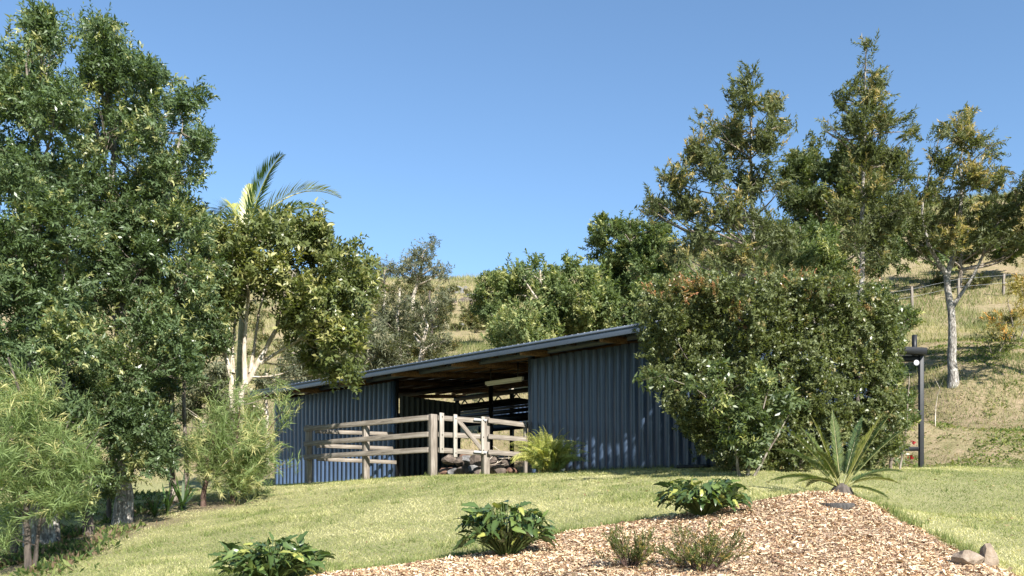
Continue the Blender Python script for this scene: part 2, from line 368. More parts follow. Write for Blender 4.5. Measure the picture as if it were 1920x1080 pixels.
tx = np.concatenate(tx+[X2]); ty = np.concatenate(ty+[Y2]); lx, ly = shed_local(tx, ty); k = (vnoise(tx, ty, 2.2, 55) > .38) & ~((ly > .02) & (lx < 5.5) & (lx > -11.3)) & ~(in_poly(tx, ty, MP) & (d_edge(tx, ty, MP) > .12)) ; tx = tx[k]; ty = ty[k]
tcol = np.array([(.10,.14,.04),(.17,.21,.065),(.28,.28,.12)])[rng.integers(0, 3, len(tx))]*rng.uniform(.8, 1.2, (len(tx), 1))
blades('grass_tufts', tx, ty, height(tx, ty), rng.uniform(.04, .13, len(tx)), rng.uniform(.006, .012, len(tx)), .6, tcol, 'longer uncut grass tufts along the wall, posts and mulch edge')
# unmown hill grass and weeds
X, Y = scatter(370000, 19, 112, -.46, .62, 1.9)
lx, ly = shed_local(X, Y)
hm = hillmask(X, Y, 0); bare = smooth01(X, 5, 8)*(1-smooth01(Y, 23, 26.5))
k = (rng.uniform(0, 1, len(X)) < hm*(1-.45*bare)) & ~((lx > -11.4) & (lx < 5.5) & (ly > -.1) & (ly < 8.6)) & (vnoise(X, Y, .5, 8) > .3+.0*X) & (vnoise(X, Y, 1.9, 18) > .38*smooth01(X, 5, 8)*(1-smooth01(Y, 23, 26)))
X = X[k]; Y = Y[k]; Z = height(X, Y); bare = bare[k]; q = .6*vnoise(X, Y, .22, 11)+.4*vnoise(X, Y, 1.1, 12)+rng.normal(0, .13, len(X))
pal = np.array([(.055,.085,.025),(.12,.15,.05),(.21,.22,.09),(.34,.31,.16),(.46,.39,.24)])
qq = np.clip((q-.05-.12*smooth01(Y, 27, 45))*5.0+.25-bare*1.2, 0, 3.999); i0 = qq.astype(int); col = pal[i0]+(pal[i0+1]-pal[i0])*(qq-i0)[:, None]
sc = np.clip(Y/38, .75, 2.2)
hh = rng.uniform(.08, .34, len(X))*sc*(1-.72*bare)*(.45+.9*vnoise(X, Y, .4, 14))
blades('hill_grass', X, Y, Z, hh, rng.uniform(.012, .034, len(X))*sc, .8, col, 'long straw coloured pasture grass on the hillside')

# weeds, leaf litter and clods on the worn ground right of the shed
n = 90000; X = rng.uniform(5.5, 19, n); Y = rng.uniform(18.3, 34, n)
pw = vnoise(X, Y, 1.1, 31)*.6+vnoise(X, Y, 3.3, 32)*.4; hm = hillmask(X, Y, 0)
k = (rng.uniform(0, 1, n) < hm) & (rng.uniform(0, 1, n) < .25+.75*smooth01(pw, .42, .62)); X = X[k]; Y = Y[k]; pw = pw[k]; n = len(X)
green = rng.uniform(0, 1, n) < smooth01(pw, .4, .64)
d = unit(np.c_[rng.normal(0, 1, (n, 2)), rng.uniform(.05, .7, n)*green+rng.uniform(-.2, .35, n)*(~green)]); up = unit(np.c_[rng.normal(0, .3, (n, 2)), np.ones(n)])
sd_ = unit(np.cross(d, up)); Ln = (rng.uniform(.04, .11, n)*np.where(green, 1.15, .8))[:, None]; Wn = Ln*rng.uniform(.25, .5, n)[:, None]; b0 = np.c_[X, Y, height(X, Y)+.012]
V = np.stack([b0, b0+d*Ln*.5+sd_*Wn/2, b0+d*Ln, b0+d*Ln*.5-sd_*Wn/2], 1).reshape(-1, 3)
gp_ = np.array([(.10,.15,.04),(.17,.21,.06),(.07,.11,.03),(.25,.26,.09)]); bp_ = np.array([(.30,.20,.14),(.12,.075,.05),(.42,.30,.21),(.05,.035,.025),(.36,.25,.19)])
col = np.where(green[:, None], gp_[rng.integers(0, 4, n)], bp_[rng.integers(0, 5, n)])*rng.uniform(.8, 1.2, (n, 1))
o = link('weeds_and_litter', np_mesh('weeds_and_litter', V, np.arange(4*n).reshape(-1, 4), GRASS, np.repeat(col, 4, 0)))
tag(o, 'low green weeds and brown leaf litter on the worn slope', 'weeds', kind='stuff')

n = 900; X = rng.uniform(-7, 9, n); Y = rng.uniform(8.5, 21, n); lx, ly = shed_local(X, Y); k = ~in_poly(X, Y, MP) & (ly < -.2) & (vnoise(X, Y, .6, 81) > .35); X = X[k]; Y = Y[k]; n = len(X)
d = unit(np.c_[rng.normal(0, 1, (n, 2)), rng.uniform(-.1, .5, n)]); sd_ = unit(np.cross(d, unit(np.c_[rng.normal(0, .5, (n, 2)), np.ones(n)]))); Ln = rng.uniform(.03, .075, n)[:, None]; b0 = np.c_[X, Y, height(X, Y)+.02]
V = np.stack([b0, b0+d*Ln*.5+sd_*Ln*.2, b0+d*Ln, b0+d*Ln*.5-sd_*Ln*.2], 1).reshape(-1, 3); col = np.array([(.2,.12,.07),(.33,.22,.12),(.12,.07,.045),(.4,.3,.17)])[rng.integers(0, 4, n)]
o = link('fallen_leaves', np_mesh('fallen_leaves', V, np.arange(4*n).reshape(-1, 4), GRASS, np.repeat(col, 4, 0))); tag(o, 'small brown fallen leaves scattered over the lawn', 'leaves', kind='stuff')
n = 60000; U = rng.uniform(-.6, -.3, n); Y = rng.uniform(11.5, 24, n); X = U*Y; k = rng.uniform(0, 1, n) < (.12+.88*under_trees(X, Y))*smooth01(vnoise(X, Y, 1.6, 71), .3, .6)*smooth01(-U+(Y-12)*.012, .44, .52); X = X[k]; Y = Y[k]; n = len(X)
d = unit(np.c_[rng.normal(0, 1, (n, 2)), rng.uniform(.3, 1.4, n)]); sd_ = unit(np.cross(d, unit(rng.normal(0, 1, (n, 3))))); Ln = rng.uniform(.05, .17, n)[:, None]; Wn = Ln*rng.uniform(.15, .4, n)[:, None]; b0 = np.c_[X, Y, height(X, Y)]
V = np.stack([b0, b0+d*Ln*.5+sd_*Wn/2, b0+d*Ln, b0+d*Ln*.5-sd_*Wn/2], 1).reshape(-1, 3)
col = np.array([(.05,.08,.025),(.09,.13,.04),(.16,.19,.06),(.2,.14,.09)])[rng.integers(0, 4, n)]*rng.uniform(.8, 1.2, (n, 1))
o = link('undergrowth', np_mesh('undergrowth', V, np.arange(4*n).reshape(-1, 4), GRASS, np.repeat(col, 4, 0))); tag(o, 'low leafy undergrowth on the shaded soil under the garden trees', 'undergrowth', kind='stuff')

# ------------------------------------------------------------------ foliage machinery
def leaf_quads(pos, d, up, Ln, Wd, fold=.22, droop=.1):
    d = unit(d); s = unit(np.cross(d, up)); u = np.cross(s, d)
    Ln = Ln[:, None]; Wd = Wd[:, None]
    mid = pos+d*Ln*.45
    return np.stack([pos, mid+s*Wd/2-u*Wd*fold*-1, pos+d*Ln-u*Ln*droop, mid-s*Wd/2+u*Wd*fold], 1).reshape(-1, 3)
def sprays(rng, start, dirs, length, nl, L, W, alpha=.9, droop=.1, cols=None, newp=.15, tw=None):
    """leaves set spirally along short twigs"""
    T = len(start); ref = unit(rng.normal(0, 1, (T, 3))); a = unit(np.cross(dirs, ref)); bb = np.cross(dirs, a)
    t = np.tile(np.linspace(.05, 1, nl), (T, 1))+rng.uniform(-.06, .06, (T, nl))
    ph = (np.arange(nl)*2.4)[None]+rng.uniform(0, 6.28, (T, 1))+rng.normal(0, .3, (T, nl))
    rad = a[:, None]*np.cos(ph)[..., None]+bb[:, None]*np.sin(ph)[..., None]
    al = (alpha*(1.1-.55*t)+rng.normal(0, .15, (T, nl)))[..., None]
    ld = unit(dirs[:, None]*np.cos(al)+rad*np.sin(al)+np.array([0, 0, -.12]))
    pos = start[:, None]+dirs[:, None]*(length[:, None]*t)[..., None]
    up = unit(dirs[:, None]*np.sin(al)-rad*np.cos(al)+np.array([0, 0, .6])+rng.normal(0, .25, (T, nl, 3)))
    Ls = L*rng.uniform(.6, 1.15, (T, nl)); Ws = W*rng.uniform(.75, 1.2, (T, nl))
    V = leaf_quads(pos.reshape(-1, 3), ld.reshape(-1, 3), up.reshape(-1, 3), Ls.ravel(), Ws.ravel(), .2, droop)
    dark, light, new = [np.array(c)*1.3 for c in cols]
    g = (np.clip(rng.beta(2, 2, (T, 1))*.65+rng.uniform(0, 1, (T, nl))*.35, 0, 1) if tw is None else np.clip(tw[:, None]*.6+rng.uniform(0, 1, (T, nl))*.4, 0, 1))[..., None]
    c = dark+(light-dark)*g
    isn = (rng.uniform(0, 1, T) < newp)[:, None, None]*np.clip(t*1.4-.3, 0, 1)[..., None]
    c = c*(1-isn)+new*isn
    c = c*rng.uniform(.85, 1.12, (T, nl, 1))
    return V, np.repeat(c.reshape(-1, 3), 4, 0)
def crown_twigs(rng, lobes, n, tl, upb=.35, shell=.3, flat=.9, clump=6):
    N = n; n = max(4, n//clump)
    lobes = np.asarray(lobes, float); p = lobes[:, 3]**1.8; p /= p.sum(); i = rng.choice(len(lobes), n, p=p)
    dv = unit(rng.normal(0, 1, (n, 3))+np.array([0, 0, .15])); u = (shell+(1-shell)*rng.uniform(0, 1, n))**.6
    c = lobes[i, :3]+dv*(lobes[i, 3]*u)[:, None]*np.array([1, 1, flat])
    base = unit(dv*.8+np.array([0, 0, upb])+rng.normal(0, .4, (n, 3)))
    k = rng.integers(0, n, N); dirs = unit(base[k]+rng.normal(0, .42, (N, 3))); ln = tl*rng.uniform(.6, 1.3, N)
    c = c[k]-base[k]*tl*.3+rng.normal(0, tl*.32, (N, 3)); crown_twigs.k = k
    return c-dirs*ln[:, None]*.5, dirs, ln, i[k]
def px_lobes(rng, L, D, depth, dup=2, jit=.25):
    out = []
    for (px, py, r) in L:
        for k in range(dup):
            dd = D+depth*(rng.uniform(-1, 1) if dup == 1 else (-1+2*(k+rng.uniform(.15, .85))/dup))
            rr = r/F*dd
            out.append([*P(px+rng.normal(0, jit*r) if k else px, py+rng.normal(0, jit*r) if k else py, dd), rr*(1 if k == 0 else .9)])
    return np.array(out)
def curve(a, b, n=6, bow=.08, rng=None, sag=0):
    a = np.asarray(a, float); b = np.asarray(b, float); t = np.linspace(0, 1, n)[:, None]; l = np.linalg.norm(b-a)
    o = (rng.normal(0, bow*l, 3) if rng is not None else np.zeros(3))
    return a+(b-a)*t+np.sin(t*math.pi)*o+np.array([0, 0, -sag*l])*np.sin(t*math.pi)
def resample(pts, n):
    pts = np.asarray(pts, float); s = np.r_[0, np.cumsum(np.linalg.norm(np.diff(pts, axis=0), axis=1))]; q = np.linspace(0, s[-1], n)
    return np.stack([np.interp(q, s, pts[:, i]) for i in range(3)], 1)

STY = {  # twig length, leaves per twig, leaf length, leaf width, angle, droop, colours, share of new growth, material
 'pilly':  (.3, 15, .1, .034, .95, .12, ((.034,.058,.024), (.118,.16,.07), (.27,.27,.115)), .15, LEAF),
 'broad':  (.36, 11, .15, .062, 1.05, .3, ((.042,.06,.02), (.145,.165,.056), (.26,.25,.10)), .18, LEAF),
 'needle': (.42, 22, .20, .014, .62, .25, ((.065,.105,.034), (.20,.245,.092), (.36,.335,.15)), .22, LEAFM),
 'feather':(.42, 20, .15, .036, .75, .12, ((.036,.05,.02), (.125,.135,.056), (.28,.22,.095)), .15, LEAFM),
 'hedge':  (.19, 14, .072, .037, 1.0, .1, ((.038,.054,.02), (.165,.18,.075), (.22,.18,.085)), .04, LEAF),
 'shrub':  (.22, 12, .12, .04, 1.15, .2, ((.034,.055,.02), (.125,.155,.058), (.28,.28,.1)), .1, LEAF),
 'far':    (.6, 16, .22, .10, 1.0, .2, ((.034,.055,.02), (.11,.145,.052), (.19,.2,.075)), .2, LEAFM),
 'faracacia':(.6, 16, .22, .085, .9, .1, ((.045,.07,.024), (.155,.19,.07), (.26,.26,.11)), .25, LEAFM),
 'euc':    (.8, 14, .28, .07, .9, .4, ((.04,.048,.028), (.12,.125,.068), (.2,.18,.11)), .15, LEAFM),
}
def make_tree(name, label, cat, base, trunks, lobes, style, ntw, bark, seed, group=None, shell=.3, upb=.35, limb_r=.03, twig_share=.12, limb_frac=1.0, over=None, tb=None, clump=6):
    rng = np.random.default_rng(seed); base = np.asarray(base, float)
    e = empty(name, base, label, cat, group)
    tl, nl, Lf, Wf, al, dr, cols, newp, mat = STY[style]
    if over: 
        tl = over.get('tl', tl); nl = over.get('nl', nl); Lf = over.get('L', Lf); Wf = over.get('W', Wf); cols = over.get('cols', cols); newp = over.get('newp', newp)
    gt = Geo(); axes = []
    for pts, r0, r1 in trunks:
        pts = resample(pts, max(8, len(pts)*3)); pts[1:-1] += rng.normal(0, r0*.22, (len(pts)-2, 3))
        t = np.linspace(0, 1, len(pts)); r = r0+(r1-r0)*t; r[0] *= 1.35; r[1] *= 1.1
        gt.tube(pts, r, 10, wob=.07, rng=rng); axes.append((pts, r))
    gt.build('trunk', bark, e, True, base)
    st, dirs, ln, li = crown_twigs(rng, lobes, ntw, tl, upb, shell, clump=clump)
    gb = Geo(); allp = np.concatenate([a[0][len(a[0])//4 if tb is None else int(len(a[0])*tb):] for a in axes]); allr = np.concatenate([a[1][len(a[1])//4 if tb is None else int(len(a[1])*tb):] for a in axes])
    for i, lb in enumerate(lobes):
        if rng.uniform() > limb_frac: continue
        c = lb[:3]; dv = c-allp; dist = np.linalg.norm(dv, axis=1)+np.maximum(0, -dv[:, 2])*2.0+np.maximum(0, .35*np.linalg.norm(dv[:, :2], axis=1)-dv[:, 2])
        j = int(np.argmin(dist)); r = min(allr[j]*.75, limb_r*(.6+np.linalg.norm(dv[j])*.25))
        cv = curve(allp[j], c, 7, .07, rng, .06); gb.tube(cv, np.linspace(r, r*.3, 7), 5)
        mine = np.nonzero(li == i)[0]
        for q in mine[:max(1, int(len(mine)*twig_share))]:
            s = cv[rng.integers(3, 7)]; gb.tube(curve(s, st[q]+dirs[q]*ln[q]*.6, 4, .06, rng), np.linspace(r*.32, .004, 4), 3)
    if gb.V: gb.build('branches', BARK_PALE if style in ('broad', 'faracacia', 'euc') else (BARK_DARK if bark is BARK_DARK else BARK_GREY), e, True, base)
    lobnew = rng.uniform(0, 1, len(lobes)); kc = crown_twigs.k; clv = rng.uniform(0, 1, kc.max()+1)
    npr = np.clip(newp*3.2*(clv[kc]*.5+lobnew[li]*.8)**3, 0, .95)
    V, c = sprays(rng, st, dirs, ln, nl, Lf, Wf, al, dr, cols, npr, tw=np.clip(rng.beta(2, 2, ntw)*.4+lobnew[li]*.25+clv[kc]*.35, 0, 1))
    link('crown', np_mesh('crown', V-base, np.arange(len(V)).reshape(-1, 4), mat, c), e)
    return e
def rock_obj(name, loc, size, mat, seed, parent=None):
    r = random.Random(seed); bm = bmesh.new(); bmesh.ops.create_icosphere(bm, subdivisions=2, radius=1)
    cuts = [(Vector((r.gauss(0, 1), r.gauss(0, 1), r.gauss(0, .7))).normalized(), r.uniform(.55, .85)) for _ in range(9)]
    for vtx in bm.verts:
        for nrm, dd in cuts:
            h = vtx.co.dot(nrm)
            if h > dd: vtx.co -= nrm*(h-dd)*.95
        vtx.co = Vector((vtx.co.x*size[0], vtx.co.y*size[1], vtx.co.z*size[2]))+Vector((r.gauss(0, .02), r.gauss(0, .02), r.gauss(0, .02)))*max(size)
    me = bpy.data.meshes.new(name); bm.to_mesh(me); bm.free(); me.materials.append(mat)
    o = link(name, me, parent); o.location = tuple(loc); o.rotation_euler = (r.uniform(-.3, .3), r.uniform(-.3, .3), r.uniform(0, 6.28)); return o

# ------------------------------------------------------------------ shed
shed = empty('farm_shed', (OX, OY, OZ), 'long navy corrugated steel farm shed with open bay and low metal roof', 'shed', rz=SRZ)
def corr(width, z0, z1, ribs, rh=.034, fac=-1, rib=.4, zs=6, wav=0):
    """trapezoidal sheet standing in XZ, facing -Y"""
    per = width/ribs; xs = []; ys = []
    for i in range(ribs):
        for f_, y in ((0, 0), (.5-rib/2, 0), (.5-rib/2+.05, 1), (.5+rib/2-.05, 1), (.5+rib/2, 0)): xs.append((i+f_)*per); ys.append(y*rh*fac)
    xs.append(width); ys.append(0); z = np.linspace(z0, z1, zs); n = len(xs)
    V = np.array([(x, y+wav*math.sin(zz*2.1+x*1.3), zz) for zz in z for x, y in zip(xs, ys)])
    i = np.arange(zs-1)[:, None]*n; j = np.arange(n-1)[None]
    return V, np.stack([i+j, i+j+1, i+n+j+1, i+n+j], -1).reshape(-1, 4)
def sheets(x0, x1, n, y, z0, z1, ribs, mat, name='wall_sheet', rh=.034, parent=shed, rib=.4, rng=np.random.default_rng(3)):
    wd = (x1-x0)/n; V, Fq = corr(wd+.02, z0, z1, ribs, rh, rib=rib, wav=.004); me = np_mesh(name, V, Fq, mat)
    for i in range(n):
        o = link(name, me, parent); o.location = (x0+i*wd, y-.003*(i % 2), rng.uniform(-.012, .012)); 
# walls
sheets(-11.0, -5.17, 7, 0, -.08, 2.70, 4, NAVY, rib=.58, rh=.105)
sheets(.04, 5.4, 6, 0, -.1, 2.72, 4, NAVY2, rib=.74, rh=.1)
EX = lambda x0, x1, y0, y1, z0, z1: ((x0, y0, z0), (x1, y1, z1))
def part(name, mat, *boxes, bv=0):
    gq = Geo()
    for bx in boxes: gq.box(*EX(*bx))
    o = gq.build(name, mat, shed)
    if bv: bevel(o, bv)
    return o
RZ0, PT = 2.86, .10                          # front eave height, roof pitch
def roofz(y): return RZ0+PT*(y+1.0)
# flashing strips, posts, beams
part('corner_flashing', NAVY, (-5.2, -5.12, -.06, .06, .0, 2.72)); part('corner_flashing', FASCIA, (-.03, .05, -.06, .06, -.05, 2.78)); part('corner_flashing', NAVY, (-11.06, -10.98, -.06, .06, .0, 2.72))
for x in (-10.9, -5.16, -.05, 2.7, 5.3): part('post', BLACKM, (x-.05, x+.05, .06, .16, -.1, 2.85)); 
for x in (-10.9, -8, -5.16, -2.5, .1, 2.7, 5.3): part('post', BLACKM, (x-.06, x+.06, 7.94, 8.06, -.1, 3.5))
for x in (-5.16, 0.05): part('post', BLACKM, (x-.05, x+.05, 3.9, 4.0, -.1, 3.1))
part('header_beam', FASCIA, (-11.0, 5.6, -.05, .05, 2.80, 2.96)); part('header_beam', BLACKM, (-11.0, 5.6, 7.9, 8.02, 3.42, 3.58))
part('header_beam', BLACKM, (-11.0, 5.6, 3.9, 4.02, 3.05, 3.2))
part('top_plate', BROWN_T, (.06, 5.4, .06, .12, 2.66, 2.79)); part('top_plate', BROWN_T, (-11.0, -5.2, .06, .12, 2.6, 2.72))
fo = part('fascia', FASCIA, (-11.05, 5.7, -1.04, -.99, RZ0-.16, RZ0-.004)); bevel(fo, .006)
fl = part('roof_capping', FASCIA, (-11.05, 5.7, -1.055, -1.041, RZ0-.03, RZ0+.02))
# rafters and purlins
for x in np.arange(-10.95, 5.7, 2.3):
    gq = Geo(); gq.beam((x, -.97, roofz(-.97)-.15), (x, 4.0, roofz(4.0)-.15), .06, .14); gq.build('rafter', BROWN_T, shed)
    gq = Geo(); gq.beam((x, 4.0, roofz(4.0)-.15), (x, 8.5, roofz(8.5)-.15), .06, .14); gq.build('rafter', BROWN_T, shed)
for y in (-.62, .25, 1.1, 1.95, 2.8, 3.65, 4.5, 5.3, 6.15, 7.0, 7.85, 8.45):
    part('purlin', BROWN_T, (-11.03, 5.65, y-.035, y+.035, roofz(y)-.078, roofz(y)-.01))
for x in np.arange(-10.95, 5.6, .62):            # short overhang battens
    gq = Geo(); gq.beam((x, -.96, roofz(-.96)-.045), (x, -.08, roofz(-.08)-.045), .05, .06); gq.build('overhang_batten', BROWN_T, shed)
# roof sheets: ribs run front to back
for side in (0, 1):
    y0, y1 = ((-1.05, 4.02) if side == 0 else (4.0, 8.6)); wd = 16.7/19
    V, Fq = corr(wd+.02, 0, 1, 5, .03, 1, zs=2)
    yy = y0+(y1-y0)*V[:, 2]; zz = np.array([roofz(min(max(y, -1.05), 9.9)) for y in yy])
    V2 = np.c_[V[:, 0], yy, zz+V[:, 1]+.004]
    me = np_mesh('roof_sheet', V2, Fq, GALV)
    for i in range(19): o = link('roof_sheet', me, shed); o.location = (-11.02+i*wd, 0, .003*(i % 2))
# end walls and inner partition
def end_sheet(x, y0, y1, n, mat, z1a, name):
    wd = (y1-y0)/n; V, Fq = corr(wd+.02, -.05, z1a, 4, .03, 1); V = np.c_[V[:, 1], V[:, 0], V[:, 2]]; me = np_mesh(name, V, Fq, mat)
    for i in range(n): o = link(name, me, shed); o.location = (x, y0+i*wd, 0)
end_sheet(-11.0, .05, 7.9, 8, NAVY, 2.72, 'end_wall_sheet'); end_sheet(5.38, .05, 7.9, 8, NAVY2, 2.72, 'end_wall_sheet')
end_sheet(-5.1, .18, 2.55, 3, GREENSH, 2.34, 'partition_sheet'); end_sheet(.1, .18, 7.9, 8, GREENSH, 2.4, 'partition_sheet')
# rear side: truss under the back eave, hung timber screen
gq = Geo(); gq.box((-10.95, 7.93, 2.9), (.05, 7.99, 2.98)); gq.build('truss_chord', BLACKM, shed)
for i in range(12):
    x = -10.9+i*.9; gq = Geo(); gq.beam((x, 7.96, 2.98), (x+.45, 7.96, 3.42), .035, .035, (0, 1, 0)); gq.beam((x+.45, 7.96, 3.42), (x+.9, 7.96, 2.98), .035, .035, (0, 1, 0)); gq.build('truss_web', BLACKM, shed)
for (z0, z1, x0, x1) in ((2.72, 2.86, -10.95, -5.3), (2.38, 2.68, -10.95, -5.3), (2.1, 2.34, -9.6, -5.3)): part('rear_board', BLACKM, (x0, x1, 7.86, 7.91, z0, z1))
part('loft_beam', BLACKM, (-10.9, .06, 4.9, 5.0, 2.5, 2.62)); part('loft_beam', BLACKM, (-9.4, -5.2, 5.2, 5.9, 2.72, 2.78))
sheets(-5.1, .1, 6, 7.95, -.1, 2.7, 4, NAVY, 'rear_sheet'); sheets(.1, 5.4, 6, 7.95, -.1, 2.7, 4, NAVY, 'rear_sheet')
# fluorescent batten
lt = empty('fluorescent_batten', SH(-2.15, 1.35, roofz(1.35)-.52), 'long white fluorescent light fitting hung under the open shed roof', 'light fitting', rz=SRZ)
o = Geo().box((-.68, -.045, -.04), (.68, .045, .05)).build('housing', WHITEP, lt); bevel(o, .01)
Geo().tube([(-.64, 0, -.058), (.64, 0, -.058)], .017, 8).build('tube', WHITEP, lt)
for x in (-.5, .5): Geo().box((x-.012, -.012, .05), (x+.012, .012, .45)).build('hanger', BLACKM, lt)
# yard wall behind the shed
yw = empty('yard_wall', SH(-12, 12.0, 0), 'low blue corrugated wall seen through the open bay', 'wall', rz=SRZ)
zz = h1(*SH(-12, 12.0, 0)[:2])-OZ
V, Fq = corr(.95, zz-.3, zz+.95, 4, .035, rib=.5); me = np_mesh('wall_sheet', V, Fq, GALV if False else NAVY)
for i in range(4): o = link('wall_sheet', me, yw); o.location = (-1.2+i*.93, -.003*(i % 2), 0)
for x in (-1.15, 2.45): Geo().box((x-.04, .04, zz-.3), (x+.04, .12, zz+1.0)).build('post', BLACKM, yw)
# end post with lamp, right of the hedge
pb = on_ground(1727, 876, 17, 30); pb = P(1727, 876, 19.2); pz = h1(pb[0], pb[1])
cp = empty('lean_to_frame', (pb[0], pb[1], pz), 'black steel lean-to post with gutter corner beside the hedge', 'post')
ht = 2.48
o = Geo().box((-.045, -.045, -.1), (.045, .045, ht)).build('post', BLACKM, cp); bevel(o, .006)
dirx = np.array([-.88, .3]); 
o = Geo().beam((.05, -.1, ht-.02), (-1.5, -.02, ht+.08), .16, .14).build('gutter', BLACKM, cp)
Geo().beam((-.02, 0, ht-.15), (-2.2, .5, ht-.13), .06, .12).build('beam', BLACKM, cp)
Geo().beam((-.03, 0, .42), (-2.0, .4, .42), .05, .09).build('low_rail', BLACKM, cp)
Geo().box((-.03, .3, ht-.1), (.05, .38, ht+.42)).build('rear_post', BLACKM, cp)
pl = empty('flood_lamp', (pb[0]-.16, pb[1]-.06, pz+ht-.26), 'round white flood lamp fixed below the black gutter corner', 'lamp')
Geo().tube([(0, .06, 0), (0, 0, 0), (0, -.06, 0), (0, -.1, 0)], [.02, .045, .065, .07], 14).build('shell', BLACKM, pl, True)
sh_ = [o for o in pl.children if o.name.startswith('shell')][0]
Geo().tube([(0, -.085, 0), (0, -.092, 0)], [.06, .001], 14).build('lens', GALV, sh_, True)
Geo().beam((0, .05, 0), (.13, .06, .02), .03, .03).build('bracket', BLACKM, pl)

# ------------------------------------------------------------------ timber yard fence and gate
fence = empty('timber_rail_fence', rel(575, 907, 23.5), 'weathered grey timber post and rail yard fence before the shed', 'fence')
fb = np.array(fence.location)
def post(px, top, bot, D, wd, parent=fence, mat=TIMBER_Z, name='post', ang=.6):
    a = P(px, bot, D); t = P(px, top, D); a[2] = min(a[2], h1(a[0], a[1]))-.25
    o = Geo().beam(a-fb, t-fb, wd, wd, (math.cos(ang), math.sin(ang), 0)).build(name, mat, parent); return bevel(o, .014)
def rail(a, c, w=.045, h=.125, parent=fence, mat=TIMBER_X, name='rail', off=fb):
    # own origin at its start so the grain runs along the rail
    a = np.array(a); c = np.array(c); l = np.linalg.norm(c-a); o = Geo().box((0, -w/2, -h/2), (l, w/2, h/2)).build(name, mat, parent)
    d = Vector(c-a).normalized(); x = d; y = Vector((0, 0, 1)).cross(x).normalized(); z = x.cross(y)
    mm = Matrix((x, y, z)).transposed().to_4x4(); mm.translation = Vector(a-off); o.matrix_local = mm
    return bevel(o, .01)
post(579, 797, 907, 23.5, .145); post(686, 793, 900, 22.25, .15); post(811, 777, 892, 21, .17)
fo_ = np.array([-.03, -.095, 0])                # rails are nailed to the outer faces
for yl, yr in ((805, 784), (833, 815), (858, 844)):
    rail(P(574, yl, 23.5)+fo_, P(806, yr, 21)+fo_)
for (xl, yl, xr, yr, De) in ((588, 808, 737, 814, 25.3), (590, 835, 737, 841, 25.3), (592, 860, 743, 867, 25.2)):
    rail(P(xl, yl, 23.55)+np.array([.02, .08, 0]), P(xr, yr, De), .04, .105)
post(910, 782, 890, 21.42, .16); post(985, 790, 882, 21.9, .08)
for yl, yr in ((789, 797), (819, 824), (848, 853)): rail(P(914, yl, 21.36)+np.array([.02, -.07, 0]), P(986, yr, 21.82), .04, .115)
gate = empty('timber_gate', rel(826, 880, 21.05), 'weathered timber yard gate with diagonal brace and pale stiles', 'gate')
gb_ = np.array(gate.location); gate.location = tuple(gb_)
def gp(px, py): t = (px-818)/(908-818); return P(px, py, 21.0+.4*t)+np.array([.015, -.06, 0])
def stile(px, y0, y1, wd, name='stile', mat=PALE_Z):
    o = Geo().beam(gp(px, y1)-gb_+np.array([.02, -.045, 0]), gp(px, y0)-gb_+np.array([.02, -.045, 0]), .04, wd, (.66, .75, 0)).build(name, mat, gate); bevel(o, .01)
    for t in (.1, .45, .9):
        c_ = gp(px, y1+(y0-y1)*t)-gb_+np.array([.034, -.063, 0]); nn_ = np.array([.66, -.75, 0])*-.0; q_ = np.array([.7, -.72, 0]); Geo().tube([c_-q_*.01, c_+q_*.008, c_+q_*.010], [.014, .014, .001], 8).build('bolt', BLACKM, o)
    return o
stile(826, 775, 850, .125); stile(851.5, 778, 858, .105); stile(903, 782, 852, .10)
for yl, yr in ((784, 790), (815, 819), (844, 850)): rail(gp(820, yl), gp(906, yr), .04, .118, gate, off=gb_)
rail(gp(858, 790)+np.array([.02, -.04, 0]), gp(901, 843)+np.array([.02, -.04, 0]), .035, .10, gate, name='brace', off=gb_)
for y in (788, 848):
    rail(gp(886, y-.5)+np.array([.025, -.062, 0]), gp(910, y+1)+np.array([.025, -.062, 0]), .012, .05, gate, GALV, 'hinge_strap', gb_)

# rocks heaped behind the gate
rr = random.Random(8)
desc = ['broad', 'chipped', 'squat', 'angular', 'rounded', 'slabby']
spots = [(838,876,22.7,.24,2),(852,880,22.5,.2,1),(868,882,22.4,.22,0),(884,880,22.5,.24,1),(898,884,22.3,.2,0),(860,866,22.9,.22,0),(877,866,22.9,.26,1),(893,868,22.8,.28,0),(870,855,23.2,.2,2),(930,878,22.6,.26,0),(945,872,22.8,.24,0),(960,876,22.6,.22,2),(922,864,23,.25,0),(940,858,23.2,.2,1),(845,862,23.1,.2,0),(905,856,23.2,.24,0)]
RN = ['reddish brown boulder low at the post end of the heap', 'grey broken rock at the foot of the heap', 'dark brown rock low in the heap under the gate', 'pale grey angular rock under the gate brace', 'brown rock at the foot of the hinge post', 'brown rock halfway up the heap by the stiles', 'large grey slab leaning in the middle of the heap', 'big brown block against the hinge post', 'rust coloured rock on top of the heap', 'brown rock beside the fern', 'dark brown rock half hidden by the fern', 'rust coloured rock tucked under the fern', 'brown rock behind the hinge post', 'grey rock at the back beside the bay post', 'brown rock at the back of the heap by the fence post', 'brown rock crowning the heap behind the hinge post']
for i, (px, py, D, s, mi) in enumerate(spots):
    p = P(px, py, D); o = rock_obj('rock', p, (s*rr.uniform(.9, 1.3), s*rr.uniform(.8, 1.1), s*rr.uniform(.6, .85)), (ROCK_BR, ROCK_GR, ROCK_RED)[mi], 40+i)
    if i in (0, 1, 2, 3, 4, 9, 11): o.location.z = h1(p[0], p[1])+s*.4
    tag(o, RN[i], 'rock', 'rocks heaped behind the gate')
st_ = Geo(); r3 = np.random.default_rng(4)
